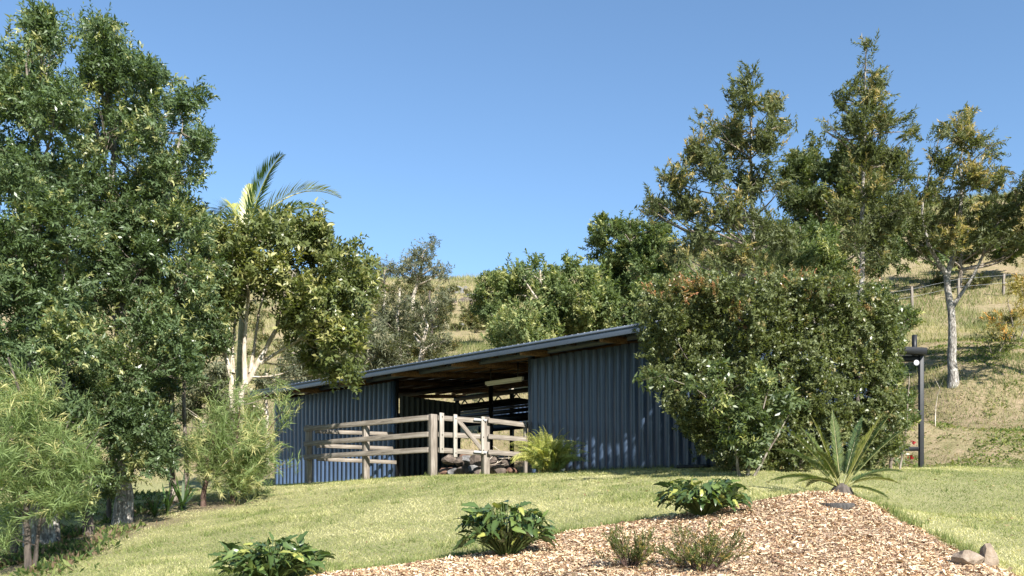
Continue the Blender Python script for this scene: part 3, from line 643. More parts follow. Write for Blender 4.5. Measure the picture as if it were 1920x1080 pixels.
for i in range(26):
    a = P(r3.uniform(915, 985), r3.uniform(835, 872), 22.5); a2 = a+np.array([r3.uniform(-.5, .5), r3.uniform(-.3, .3), r3.uniform(-.25, .2)]); st_.tube(curve(a, a2, 5, .1, r3), np.linspace(.013, .004, 5), 4)
o = st_.build('brushwood', BARK_PALE); tag(o, 'tangle of thin dry sticks lying on the rock heap', 'sticks', kind='stuff')

# ------------------------------------------------------------------ fronds: cycad, fern, palm
def frond(curve_pts, pairs, llen, lwid, ang, vee, cols, rng, shape='palm', rw=.012, droop=.25, t0=.12, roll=0):
    g = Geo(); pts = resample(curve_pts, 16); g.tube(pts, np.linspace(rw, rw*.2, 16), 5, cols[2])
    t = np.linspace(t0, .99, pairs); s = np.linspace(0, 1, 16)
    pos = np.stack([np.interp(t, s, pts[:, i]) for i in range(3)], 1); tan = unit(np.stack([np.interp(t, s, np.gradient(pts[:, i])) for i in range(3)], 1))
    side = unit(np.cross(tan, np.array([0, 0, 1.])+rng.normal(0, .02, 3))); nrm = np.cross(side, tan); side = side*math.cos(roll)+nrm*math.sin(roll); nrm = np.cross(side, tan)
    env = {'palm': np.sin(np.clip(t*1.02, 0, 1)**.75*math.pi)**.55*.92+.08, 'cycad': np.minimum(1, (1.02-t)*3.2)*np.minimum(1, .35+t*2.2), 'fern': (1-t)**.7+.05}[shape]
    for sg in (-1, 1):
        a = (ang-.35*t)[:, None] if shape != 'fern' else np.full((pairs, 1), ang)
        d = unit(tan*np.cos(a)+side*sg*np.sin(a)+nrm*vee+rng.normal(0, .05, (pairs, 3)))
        V = leaf_quads(pos, d, nrm+rng.normal(0, .1, nrm.shape), llen*env*rng.uniform(.9, 1.08, pairs), np.full(pairs, lwid)*np.clip(env+.3, .4, 1), .12, droop)
        c = np.asarray(cols[0])+(np.asarray(cols[1])-np.asarray(cols[0]))*rng.uniform(0, 1, (pairs, 1))
        g.add(V, np.arange(len(V)).reshape(-1, 4), np.repeat(c, 4, 0))
    return g
def arc(a, tip, lift, n=9):
    a = np.asarray(a); tip = np.asarray(tip); t = np.linspace(0, 1, n)[:, None]; m = (a+tip)/2+np.array([0, 0, lift])
    return (1-t)**2*a+2*t*(1-t)*m+t*t*tip
rng = np.random.default_rng(21)
cb = on_ground(1577, 936, 8, 15); CD = cb[1]
cyc = empty('cycad', cb, 'cycad with stiff feathery green fronds on top of the mulch mound', 'cycad')
o = Geo().tube([(0, 0, -.1), (0, 0, .06), (0, 0, .16), (0, 0, .22)], [.13, .15, .12, .03], 12, wob=.15, rng=rng).build('trunk', BARK_DARK, cyc)
tips = [(1458,796,-.1,.2),(1446,842,-.55,.24),(1520,778,.15,.08),(1560,768,.3,.03),(1618,778,.4,.05),(1640,800,.5,.1),(1680,762,.05,.07),(1704,800,-.1,.14),(1655,775,-.3,.06),(1500,800,.4,.12),(1432,906,-.2,.22),(1452,902,.35,.22),(1488,908,-.5,.16),(1698,886,.25,.2),(1690,908,-.3,.17),(1660,898,.5,.18),(1668,935,-.35,.1),(1510,915,.5,.2),(1530,845,-.5,.15)]
cc = [((.05,.08,.022), (.14,.175,.045), (.3,.28,.1)), ((.045,.085,.035), (.13,.18,.07), (.24,.25,.1)), ((.10,.12,.026), (.24,.245,.06), (.32,.3,.11))]
for i, (px, py, dd, lf) in enumerate(tips):
    tip = P(px, py, CD+dd)-cb; g_ = frond(arc((tip[0]*.06, tip[1]*.06, .17), tip, lf), 84, .12, .012, .95, .34, cc[i % 3], rng, 'cycad', .009, .05, .16)
    g_.build('frond', LEAF, cyc)
dead = [(1585,955,-.3),(1610,960,-.2),(1560,950,-.35),(1625,948,-.1),(1545,945,-.2),(1600,965,-.35)]
for px, py, dd in dead:
    tip = P(px, py, CD+dd)-cb; frond(arc((0, 0, .17), tip, .1), 18, .07, .008, .5, -.2, ((.2,.13,.07), (.4,.28,.17), (.32,.2,.12)), rng, 'cycad', .007, .1).build('dry_frond', LEAFM, cyc)
# stump
sb = on_ground(1568, 958, 8, 14)
stp = empty('tree_stump', sb, 'low weathered grey stump sunk in the mulch under the cycad', 'stump')
gq = Geo(); gq.tube([(0, 0, -.1), (0, 0, .05), (0, 0, .09), (0, 0, .088)], [.2, .2, .195, .18], 18, wob=.06, rng=rng); gq.build('wood', bark_mat('stump_wood', [(.3, (.015, .014, .013)), (.55, (.06, .055, .05)), (.7, (.14, .13, .12))], (30, 30, 3)), stp)
Geo().tube([(0, 0, .06), (0, 0, .082), (0, 0, .084)], [.185, .17, .001], 18, wob=.1, rng=rng).build('mulch_cap', bpy.data.materials['wood_chip_mulch'], stp)
# sword fern
fbp = on_ground(1030, 884, 15, 24); fbp = np.array([*P(1028, 880, 20.3)[:2], 0]); fbp[2] = h1(fbp[0], fbp[1])
fern = empty('sword_fern', fbp, 'bright yellow green sword fern clump against the blue shed wall', 'fern')
fc = [((.22,.25,.06), (.44,.45,.13), (.36,.34,.1)), ((.32,.33,.09), (.56,.54,.18), (.4,.36,.12)), ((.15,.20,.05), (.30,.34,.1), (.3,.3,.1))]
for i in range(190):
    a = rng.uniform(0, 6.28); ln = rng.uniform(.25, .95); ht_ = rng.uniform(.3, 1.2)*(1.12-ln*.55)
    tip = (math.cos(a)*ln, math.sin(a)*ln*.75, max(.08, ht_*.95)); st0 = (rng.normal(0, .12), rng.normal(0, .1), 0)
    frond(arc(st0, tip, rng.uniform(.28, .62)), 28, .15, .034, 1.35, .0, fc[i % 3], rng, 'fern', .006, .15, .15, rng.normal(0, .8)).build('frond', GRASS, fern)
# palm
pD = 23.5; pbx = P(441, 800, pD); pbase = np.array([pbx[0], pbx[1], h1(pbx[0], pbx[1])])
palm = empty('feather_palm', pbase, 'slender feather palm with arching fronds rising behind the pale-stemmed tree', 'palm')
crown = P(462, 432, pD)-pbase
Geo().tube(resample([(0, 0, -.2), crown*np.array([.5, .5, .5]), crown], 14), np.linspace(.12, .08, 14), 10, wob=.03, rng=rng).build('trunk', bark_mat('palm_trunk', [(.3, (.1, .1, .05)), (.6, (.26, .25, .14)), (.75, (.38, .36, .25))], (3, 3, 16)), palm, True)
pc = [((.03,.06,.015), (.07,.12,.03), (.2,.22,.06)), ((.2,.22,.06), (.4,.4,.14), (.5,.46,.2)), ((.05,.09,.02), (.14,.19,.045), (.28,.27,.09))]
for i, (px, py, dd, lf, ci, lw) in enumerate([(532,290,-.3,.75,0,1),(640,372,.5,1.15,1,1),(470,345,.9,.3,1,.6),(395,415,.2,.8,0,1),(625,400,-.6,.75,2,.9),(375,455,-.5,.9,2,.9),(415,395,.8,.7,1,.8),(545,470,-.9,.7,1,.9),(430,470,-1.1,.6,2,.8),(520,420,1.1,.9,2,.9)]):
    tip = P(px, py, pD+dd)-pbase
    frond(arc(crown+np.array([0, 0, -.1]), tip, lf), 52, .62*lw, .042, .85, .22 if ci != 1 else .4, pc[ci], rng, 'palm', .028, .12, .14).build('frond', LEAF, palm)

# ------------------------------------------------------------------ philodendrons: each leaf a part
def philo_leaf(seed):
    r = np.random.default_rng(seed); n = 7; t = np.linspace(0, 1, n); wd = np.array([.02, .24, .27, .21, .20, .11, .01])*r.uniform(.9, 1.1, n)
    wd[1] *= 1.15; wd[2] *= .8; wd[3] *= 1.2; wd[4] *= .75; z = -.32*t**2.0; V = []; 
    for i in range(n):
        V += [(t[i]+(.05 if i % 2 else -.03), -wd[i], z[i]+wd[i]*.22+r.normal(0, .012)), (t[i], 0, z[i]), (t[i]+(.05 if i % 2 else -.03), wd[i], z[i]+wd[i]*.22+r.normal(0, .012))]
    Fq = [q for i in range(n-1) for q in ((i*3, i*3+1, i*3+4, i*3+3), (i*3+1, i*3+2, i*3+5, i*3+4))]
    return np.array(V), np.array(Fq)
PLM = []
for s, c in ((1, (.042,.07,.022)), (2, (.065,.10,.03)), (3, (.11,.15,.04)), (4, (.26,.27,.07)), (5, (.05,.08,.026))):
    V, Fq = philo_leaf(s); cA = np.tile(c, (len(V), 1)); cA[1::3] = np.array(c)*1.35
    PLM.append(np_mesh('leaf', V, Fq, LEAFG, cA, True))
def philodendron(px, py, wpx, hpx, D0, n, seed, label):
    r = np.random.default_rng(seed); b0 = on_ground(px, py, 6, 14) if D0 is None else P(px, py, D0)
    b0[2] = float(mulch_h(np.array([b0[0]]), np.array([b0[1]]))[0]); D = b0[1]
    e = empty('philodendron', b0, label, 'shrub', 'philodendrons along the mulch edge'); R = wpx/2/F*D; H = hpx/F*D; st = Geo()
    for i in range(n):
        a = r.uniform(0, 6.283); u = math.sqrt(r.uniform(.01, 1)); rho = R*.80*u
        zt = H*(.35+.65*math.sqrt(max(0, 1-.8*u*u)))*r.uniform(.3, 1.0)**.8*(1.08 if r.uniform() < .08 else 1)
        p = np.array([math.cos(a)*rho, math.sin(a)*rho*.85, zt]); ln = r.uniform(.09, .18)
        o = link('leaf', PLM[r.choice(5, p=[.28, .28, .2, .1, .14])], e); o.location = tuple(p); o.scale = (ln, ln*r.uniform(.8, 1.05), ln)
        o.rotation_euler = (r.normal(0, .55), r.uniform(-.5, .75)-(.8 if r.uniform() < .1 else 0), a+r.normal(0, .7))
        st.tube(arc((p[0]*.12, p[1]*.12, -.02), p, .08, 6), np.linspace(.006, .004, 6), 4, (.1, .14, .04))
    st.build('stems', LEAF, e); return e
philodendron(950, 1052, 196, 104, 9.4, 300, 1, 'glossy lobed philodendron clump where lawn meets the low mulch edge')
philodendron(1318, 985, 195, 72, 10.5, 290, 2, 'glossy spreading philodendron clump on the mulch beside the cycad')
philodendron(508, 1092, 230, 80, 8.7, 300, 3, 'glossy philodendron clump at the lowest tip of the mulch bed')

# ------------------------------------------------------------------ near small things
def wispy(px, py, wpx, hpx, D, n, seed, label):
    r = np.random.default_rng(seed); b0 = P(px, py, D); b0[2] = float(mulch_h(np.array([b0[0]]), np.array([b0[1]]))[0])
    e = empty('wispy_shrub', b0, label, 'shrub', 'wispy young shrubs in the mulch'); g_ = Geo(); R = wpx/2/F*D; H = (EYE+(HOR-(py-hpx))/F*D)-b0[2]
    S0, S1 = [], []
    for i in range(n):
        a = r.uniform(0, 6.28); u = math.sqrt(r.uniform(0, 1)); tip = np.array([math.cos(a)*R*u, math.sin(a)*R*u*.8, H*r.uniform(.4, 1.08)*(1-.3*u*u)])
        cv = curve((tip[0]*.15, tip[1]*.15, -.02), tip, 6, .05, r); g_.tube(cv, np.linspace(.005, .0015, 6), 4)
        for k in range(9): t = r.uniform(.3, 1); q = np.array([np.interp(t, np.linspace(0, 1, 6), cv[:, j]) for j in range(3)]); S0.append(q); S1.append(unit(tip*.6/np.linalg.norm(tip)+r.normal(0, .45, 3)+np.array([0, 0, .5])))
    g_.build('stems', BARK_RED, e)
    S0 = np.array(S0); S1 = np.array(S1)
    V, c = sprays(r, S0, S1, r.uniform(.05, .1, len(S0)), 14, .03, .008, .7, .05, ((.04,.055,.018), (.12,.14,.04), (.26,.18,.06)), .25)
    link('foliage', np_mesh('foliage', V, np.arange(len(V)).reshape(-1, 4), LEAFM, c), e); return e
wispy(1182, 1085, 130, 100, 7.9, 34, 11, 'small wispy yellow green shrub growing alone in the mulch')
wispy(1315, 1090, 180, 100, 7.8, 52, 12, 'wider bushy fine-leaved shrub with dark tips in the mulch')
for px, py, D, s, l in ((1852, 1054, 8.4, (.115, .1, .14), 'upright sandstone rock ending the mulch bed'), (1814, 1070, 8.15, (.17, .11, .085), 'flat pale sandstone rock lying at the mulch corner')):
    p = P(px, py, D); o = rock_obj('sandstone_rock', (p[0], p[1], float(mulch_h(np.array([p[0]]), np.array([p[1]]))[0])+s[2]*.6), s, ROCK_SAND, int(px)); tag(o, l, 'rock', 'edging rocks')
gl = P(1300, 874, 18.5); o = Geo().box((-.34, -.12, 0), (.34, .12, .07)).build('drain_tray', BLACKM); bevel(o, .02); o.location = (gl[0], gl[1], h1(gl[0], gl[1])); o.rotation_euler = (0, 0, SRZ); tag(o, 'flat black plastic tray lying at the foot of the shed wall', 'tray')

# ------------------------------------------------------------------ trees on the left
G_ = lambda px, D: np.array([(px-960)/F*D, D, h1((px-960)/F*D, D)])
def T(pts, D): return [P(px, py, D) for px, py in pts]
def ground_trunk(px, D, pts): b0 = G_(px, D); return [b0-np.array([0, 0, .15])]+[P(x, y, d) for x, y, d in pts]
LB = [(190,62,36),(208,112,46),(175,150,48),(250,150,44),(288,140,28),(200,250,78),(285,240,56),(350,185,36),(372,262,32),(320,330,66),(230,380,86),(345,420,50),(270,500,84),(355,520,54),(180,520,76),(300,610,76),(220,700,76),(330,670,46),(150,760,66),(235,800,52),(265,430,60),(150,330,60),(255,860,36),(190,900,40),(280,800,44),(298,860,32),(205,925,28)]
LA = [(62,110,52),(88,50,38),(30,190,66),(100,205,66),(40,330,84),(115,420,80),(30,480,76),(95,560,84),(40,650,80),(140,640,70),(-40,300,90),(-40,520,90),(-70,120,70),(-60,700,80),(60,740,60),(130,790,56),(110,860,50),(140,930,36)]
r0 = np.random.default_rng(77)
make_tree('lilly_pilly_tree', 'tall dense dark green tree with stout pale double trunk', 'tree', G_(82, 14.6),
  [(ground_trunk(72, 14.6, [(74,900,14.6),(70,700,14.7),(60,450,14.8),(70,200,14.8)]), .17, .03), (ground_trunk(92, 14.7, [(98,900,14.7),(120,650,14.9),(110,400,15)]), .14, .03)],
  px_lobes(r0, LA, 14.8, 1.5, 3), 'pilly', 6700, BARK_SPOT, 101, 'garden trees', limb_frac=.6)
make_tree('lilly_pilly_tree', 'tall dense tree with yellow new growth and one straight grey trunk', 'tree', G_(229, 16.6),
  [(ground_trunk(229, 16.6, [(229,900,16.6),(225,650,16.7),(215,400,16.8),(200,100,16.9)]), .15, .03), ([P(226,700,16.6), P(280,520,16.6), P(340,250,16.7)], .07, .02)],
  px_lobes(r0, LB, 16.8, 1.6, 3), 'pilly', 8200, BARK_SPOT, 102, 'garden trees', limb_frac=.6, over=dict(newp=.2))
make_tree('slender_tree', 'thin leaning double-stemmed tree between the dense tree and the pale bush', 'tree', G_(326, 19.2),
  [(ground_trunk(326, 19.2, [(322,860,19.2),(318,770,19.2),(322,640,19.3),(350,480,19.3)]), .075, .03), (ground_trunk(350, 19.4, [(346,800,19.4),(346,680,19.4),(352,500,19.4)]), .05, .02)],
  px_lobes(r0, [(345,560,54),(385,590,46),(310,720,36),(400,490,46),(372,430,40),(300,660,40),(280,760,40),(410,640,30)], 19.3, 1.0, 3), 'pilly', 1700, BARK_GREY, 103, 'garden trees', limb_frac=.6)
for px, D, h_, r_, lbl in ((27, 13.6, 860, .055, 'thin dark sapling trunk under the dense tree'), (163, 15.2, 800, .09, 'short dark leaning trunk under dense foliage'), (203, 17.5, 820, .05, 'thin dark stem behind the grey trunk')):
    make_tree('young_tree', lbl, 'tree', G_(px, D), [(ground_trunk(px, D, [(px+3, 930, D), (px+6, h_, D)]), r_, r_*.6)],
       px_lobes(r0, [(px, h_-30, 42), (px+30, h_-70, 40), (px-25, h_-80, 40), (px+15, h_+20, 28)], D, .5, 2), 'pilly', 170, BARK_DARK, 110+px, 'garden trees', limb_frac=1)
# pale multi-stemmed broadleaf
LBr = [(440,455,42),(395,520,52),(455,505,50),(400,590,42),(520,445,44),(590,440,42),(550,510,58),(640,495,46),(668,550,40),(600,570,58),(625,635,52),(585,665,34),(652,690,24),(692,530,22),(390,640,26),(555,600,30),(660,620,34),(490,430,36),(430,560,30),(380,460,40)]
make_tree('broadleaf_tree', 'pale multi-stemmed tree with drooping yellow green leaves over the shed roof', 'tree', G_(442, 20.2),
  [(ground_trunk(436, 20.2, [(436,800,20.2),(433,715,20.2),(420,660,20.3),(405,590,20.3),(400,520,20.4)]), .085, .02),
   (ground_trunk(447, 20.2, [(448,800,20.2),(453,735,20.2),(478,690,20.2),(520,610,20.2),(545,520,20.3),(590,450,20.4)]), .09, .02),
   ([P(460,720,20.2), P(458,640,20.1), P(465,560,20), P(455,470,20)], .06, .015), ([P(435,700,20.2), P(437,640,20.4), P(445,560,20.5)], .05, .015),
   ([P(490,680,20.2), P(540,650,20), P(600,610,19.8), P(650,560,19.8)], .04, .012), ([P(470,700,20.2), P(480,620,20.5), P(500,520,20.8)], .045, .012)],
  px_lobes(r0, LBr, 20.3, 1.5, 3), 'broad', 3200, BARK_PALE, 104, 'garden trees', limb_frac=.7, tb=.45, limb_r=.022)
# fine-leaved bushes
make_tree('grevillea_bush', 'soft fine-needled light green bush at the left end of the shed', 'bush', G_(425, 18.3),
  [(ground_trunk(381, 18.0, [(381,930,18),(392,860,18.1),(410,800,18.2)]), .06, .02), (ground_trunk(435, 18.3, [(435,900,18.3),(440,840,18.3),(450,760,18.3)]), .05, .015), ([P(440,870,18.3), P(480,840,18.2), P(530,770,18.1)], .02, .006)],
  px_lobes(r0, [(440,835,70),(400,865,52),(480,805,52),(495,875,44),(425,765,42),(366,835,32),(532,770,22),(535,865,24),(455,900,46),(515,730,24),(385,790,40)], 18.3, .9, 3), 'needle', 760, BARK_RED, 105, 'fine-needled bushes', upb=.5, limb_r=.014, shell=.15)
make_tree('grevillea_bush', 'soft fine-needled light green bush hanging before the stout pale trunk', 'bush', G_(70, 12.2),
  [(ground_trunk(52, 12.2, [(50,960,12.2),(48,860,12.2),(55,780,12.2),(15,670,12.2)]), .05, .012), (ground_trunk(58, 12.3, [(90,900,12.2),(120,830,12.1)]), .03, .01), ([P(90,900,12.2), P(150,860,12.1), P(190,800,12)], .015, .005)],
  px_lobes(r0, [(40,740,46),(62,800,56),(112,835,60),(40,870,62),(112,915,52),(18,930,44),(155,855,30),(8,1000,26),(-30,850,60),(75,930,40)], 12.2, .7, 3), 'needle', 720, BARK_DARK, 106, 'fine-needled bushes', upb=.5, limb_r=.012, shell=.15, over=dict(L=.17, W=.011, tl=.38))
# strap-leaved plants
for i, (px, D, s, lbl) in enumerate(((312, 17.3, 1.0, 'strap-leaved dracaena clump under the slender tree'), (342, 17.6, 1.1, 'taller strap-leaved dracaena beside the reddish bush stem'), (290, 17.0, .7, 'small strap-leaved dracaena at the lawn edge'))):
    b0 = G_(px, D); e = empty('dracaena', b0, lbl, 'plant', 'dracaenas under the trees'); r = np.random.default_rng(i+60)
    for k in range(26):
        a = r.uniform(0, 6.28); el = r.uniform(.15, 1.35); l = r.uniform(.45, .75)*s; d = np.array([math.cos(a)*math.cos(el), math.sin(a)*math.cos(el), math.sin(el)])
        cv = np.array([np.array([0, 0, .12*s*k/26])+d*l*t+np.array([0, 0, -.32*l*t*t*math.cos(el)]) for t in np.linspace(0, 1, 6)])
        sd_ = unit(np.cross(d, (0, 0, 1)))*np.array([.012, .022, .024, .02, .012, .002])[:, None]*s; g_ = Geo(); V = np.concatenate([cv-sd_, cv+sd_])
        g_.add(V, [(q, q+1, q+7, q+6) for q in range(5)], np.array((.035,.065,.018))*r.uniform(.8, 2)); g_.build('leaf', LEAF, e)

# ------------------------------------------------------------------ hedge and shrubs on the right
def poly_lobes(rng, poly, n, r, D, depth):
    poly = np.array(poly, float); lo = poly.min(0); hi = poly.max(0); out = []
    while len(out) < n:
        x, y = rng.uniform(lo[0], hi[0]), rng.uniform(lo[1], hi[1])
        if in_poly(np.array([x]), np.array([y]), [tuple(q) for q in poly])[0] and d_edge(np.array([x]), np.array([y]), [tuple(q) for q in poly])[0] > r*.5:
            dd = D+rng.uniform(-depth, depth); out.append([*P(x, y, dd), r*rng.uniform(.8, 1.15)/F*dd])
    return np.array(out)
HPOLY = [(1194,620),(1202,548),(1240,518),(1330,512),(1420,518),(1500,508),(1600,514),(1672,535),(1700,575),(1696,640),(1690,700),(1700,760),(1688,860),(1600,882),(1370,882),(1310,845),(1248,775),(1206,700)]
hgx, hgy = np.meshgrid(np.arange(1196, 1716, 21.), np.arange(510, 890, 21.)); hgx = hgx.ravel()+r0.normal(0, 5, hgx.size); hgy = hgy.ravel()+r0.normal(0, 5, hgy.size)
hk = in_poly(hgx, hgy, HPOLY) & (d_edge(hgx, hgy, HPOLY) > 11); hgx = hgx[hk]; hgy = hgy[hk]; hd = 15.35+1.1*np.abs(hgx-1450)/260*.6+.75*vnoise(hgx, hgy*.45, .03, 91)
hl = np.array([[*P(x, y, d_), 21/F*d_] for x, y, d_ in zip(hgx, hgy, hd)]+[[*P(x, y, d_+.7), 26/F*d_] for x, y, d_ in zip(hgx, hgy, hd)][::2]+[[*P(x, y, d_+1.4), 26/F*d_] for x, y, d_ in zip(hgx, hgy, hd)][::3])
make_tree('hedge', 'large rounded hedge with bronze new leaf tips hiding the shed end', 'hedge', G_(1460, 16.3),
  [(ground_trunk(1380, 16.0, [(1375,850,16),(1340,780,16),(1310,700,16)]), .05, .015), (ground_trunk(1400, 16.1, [(1410,830,16.2),(1420,720,16.3),(1400,600,16.3)]), .05, .015), (ground_trunk(1500, 16.3, [(1500,800,16.3),(1510,600,16.3)]), .06, .015), (ground_trunk(1600, 16.4, [(1610,780,16.4),(1600,600,16.4)]), .06, .015)],
  hl, 'hedge', 11800, BARK_DARK, 120, limb_frac=.12, limb_r=.012, shell=.0, upb=.4, clump=3)
# bronze flush along the top of the hedge belongs to the hedge as a part
hg = [o for o in C.objects if o.name.startswith('hedge')][0]; hb = np.array(hg.location)
tl_ = np.array([[*P(x, y, 16.1+r0.uniform(-.6, 1)), 14/F*16.3] for x, y in zip(r0.uniform(1225, 1660, 70), 520+r0.uniform(-4, 60, 70)**1.0)])
s0, d0, l0, _ = crown_twigs(r0, tl_, 300, .22, .8, .2)
V, c = sprays(r0, s0, d0, l0, 12, .06, .022, .8, .05, ((.07,.07,.025), (.2,.15,.06), (.36,.17,.09)), .5)
link('flush_growth', np_mesh('flush_growth', V-hb, np.arange(len(V)).reshape(-1, 4), LEAF, c), hg)
make_tree('broadleaf_shrub', 'lighter broad-leaved shrub sprawling before the big hedge', 'shrub', G_(1400, 15.1),
  [(ground_trunk(1388, 15.1, [(1380,840,15.1),(1370,760,15),(1350,720,15)]), .03, .008), (ground_trunk(1398, 15.1, [(1415,830,15),(1440,730,15)]), .03, .008), (ground_trunk(1405, 15.1, [(1450,830,14.9),(1490,760,14.9)]), .025, .008), ([P(1375,800,15), P(1310,730,15), P(1240,705,15)], .012, .004)],
  px_lobes(r0, [(1350,745,28),(1400,775,32),(1428,712,18),(1470,755,22),(1368,815,28),(1300,720,16),(1440,800,26),(1410,840,22),(1345,700,16),(1240,708,10),(1205,712,7)], 14.9, .3, 3), 'shrub', 480, BARK_GREY, 121, limb_r=.012, shell=.2)
rb = make_tree('hibiscus_shrub', 'fresh green shrub with red flowers against the black steel post', 'shrub', G_(1675, 16.9),
  [(ground_trunk(1670, 16.9, [(1672,830,16.9),(1680,740,16.9),(1685,640,16.9)]), .03, .008), (ground_trunk(1685, 16.9, [(1700,800,16.8),(1705,700,16.8)]), .02, .008)],
  px_lobes(r0, [(1660,600,36),(1680,630,24),(1664,700,30),(1696,745,18),(1660,770,34),(1695,800,22),(1660,835,34),(1620,860,28),(1690,585,18),(1640,560,26)], 16.9, .5, 3), 'shrub', 1000, BARK_GREY, 122, limb_r=.008, shell=.2, over=dict(L=.085, W=.036))
rbb = np.array(rb.location); FLW = leaf_mat('red_petal', .5, .2)
for px, py in ((1665,785),(1712,829),(1706,858)):
    c0 = P(px, py, 16.35)-rbb; r = np.random.default_rng(px); d = unit(r.normal(0, 1, (9, 3))+np.array([0, -.6, .2])); V = leaf_quads(np.tile(c0, (9, 1)), d, unit(r.normal(0, 1, (9, 3))), np.full(9, .075), np.full(9, .05))
    link('flower', np_mesh('flower', V, np.arange(36).reshape(-1, 4), FLW, np.tile((.25,.012,.014), (36, 1))), rb)

# ------------------------------------------------------------------ open feathery trees on the right
L1 = [(1405,150,18),(1402,190,28),(1450,195,20),(1380,250,36),(1438,262,36),(1466,236,16),(1330,250,16),(1300,285,28),(1268,330,28),(1340,318,42),(1418,335,42),(1470,345,24),(1238,382,22),(1288,390,38),(1360,400,44),(1432,420,44),(1312,450,34),(1390,480,40),(1470,450,34),(1340,492,28),(1440,515,28),(1222,395,14),(1320,220,10),(1270,480,26)]
L2 = [(1626,86,10),(1620,118,15),(1606,160,17),(1644,150,13),(1574,188,16),(1634,186,22),(1556,240,12),(1604,236,24),(1654,232,20),(1692,218,12),(1708,246,12),(1622,286,28),(1678,296,22),(1588,312,20),(1640,350,30),(1700,326,18),(1582,388,20),(1650,415,32),(1690,392,20),(1606,445,24),(1642,470,26),(1545,242,8)]
L3 = [(1805,218,13),(1800,258,27),(1760,250,15),(1832,270,24),(1862,272,16),(1768,308,28),(1820,330,34),(1872,338,20),(1740,350,27),(1790,388,38),(1850,398,38),(1730,415,32),(1780,448,34),(1700,455,26),(1842,448,30),(1900,400,34),(1925,360,30),(1700,380,22),(1890,440,26),(1930,430,34),(1880,320,10)]
make_tree('silky_oak_tree', 'open feathery olive tree with pale trunk behind the hedge', 'tree', G_(1411, 24),
  [(ground_trunk(1411, 24, [(1411,600,24),(1413,450,24),(1410,300,24),(1405,140,24)]), .11, .012)], px_lobes(r0, L1, 24, 1.4, 2, .2), 'feather', 1650, BARK_SPOT, 130, 'feathery trees', shell=.1, upb=.5, limb_r=.03, tb=.35)
make_tree('silky_oak_tree', 'tallest open feathery tree with bare lower trunk on the slope', 'tree', G_(1611, 25.5),
  [(ground_trunk(1611, 25.5, [(1611,600,25.5),(1614,450,25.5),(1618,300,25.5),(1624,75,25.5)]), .12, .012)], px_lobes(r0, L2, 25.5, 1.1, 2, .15), 'feather', 1150, BARK_SPOT, 131, 'feathery trees', shell=.1, upb=.5, limb_r=.028, tb=.35)
make_tree('silky_oak_tree', 'low-forked feathery tree with white mottled trunk on the grassy slope', 'tree', G_(1787, 27),
  [(ground_trunk(1787, 27, [(1787,690,27),(1782,610,27),(1778,515,27),(1800,420,27),(1805,215,27)]), .14, .012), ([P(1779,520,27), P(1745,470,26.8), P(1725,400,26.6), P(1760,260,26.6)], .06, .01), ([P(1783,580,27), P(1830,510,26.8), P(1860,430,26.8), P(1925,370,26.6)], .06, .012)], px_lobes(r0, L3, 27, 1.5, 2, .2), 'feather', 1500, BARK_SPOT, 132, 'feathery trees', shell=.1, upb=.5, limb_r=.03, tb=.4)
make_tree('silky_oak_tree', 'feathery tree reaching in over the slope beyond the low-forked tree', 'tree', G_(2020, 25.5),
  [(ground_trunk(2020, 25.5, [(2020,600,25.5),(2018,450,25.5),(2015,300,25.5),(2010,150,25.5)]), .13, .012)], px_lobes(r0, [(x+r0.normal(0,10), y+r0.normal(0,10), r) for x, y, r in [(2010,180,26),(1990,250,36),(2040,250,36),(1975,330,40),(2060,330,46),(1945,395,26),(2010,400,50),(2080,420,50),(1960,450,34),(2030,480,44),(1985,520,34)]], 25.5, 1.6, 2, .3), 'feather', 1100, BARK_SPOT, 135, 'feathery trees', shell=.1, upb=.5, limb_r=.03, tb=.35)
make_tree('autumn_shrub', 'thin shrub with scattered orange leaves on the grassy slope', 'shrub', G_(1905, 33),
  [(ground_trunk(1905, 33, [(1900,620,33),(1890,560,33)]), .04, .01), (ground_trunk(1910, 33, [(1925,600,33),(1915,530,33)]), .03, .01)],
  px_lobes(r0, [(1880,600,30),(1905,550,30),(1925,590,34),(1930,530,30),(1870,640,20),(1900,640,26)], 33, .7, 2, .3), 'feather', 190, BARK_GREY, 133, shell=.0, over=dict(cols=((.12,.12,.03), (.3,.22,.06), (.5,.25,.06)), newp=.4, nl=12))
make_tree('bare_shrub', 'sparse twiggy shrub low on the slope beside the mottled trunk', 'shrub', G_(1862, 29),
  [(ground_trunk(1862, 29, [(1858,660,29),(1850,635,29)]), .02, .006), (ground_trunk(1866, 29, [(1880,650,29),(1888,625,29)]), .02, .006)],
  px_lobes(r0, [(1860,640,24),(1885,640,22),(1845,660,16)], 29, .5, 2, .3), 'feather', 60, BARK_GREY, 134, shell=.0, over=dict(nl=7), limb_frac=0)
dst = G_(1754, 22.5); e = empty('dead_branch', dst, 'bare dead stick standing in the rough ground near the black post', 'branch')
Geo().tube(curve((0, 0, -.1), P(1770, 708, 22.5)-dst, 6, .1, r0), np.linspace(.014, .004, 6), 5).tube(curve((P(1762, 728, 22.5)-dst), P(1752, 708, 22.4)-dst, 4), np.linspace(.007, .003, 4), 4).build('stick', BARK_PALE, e)

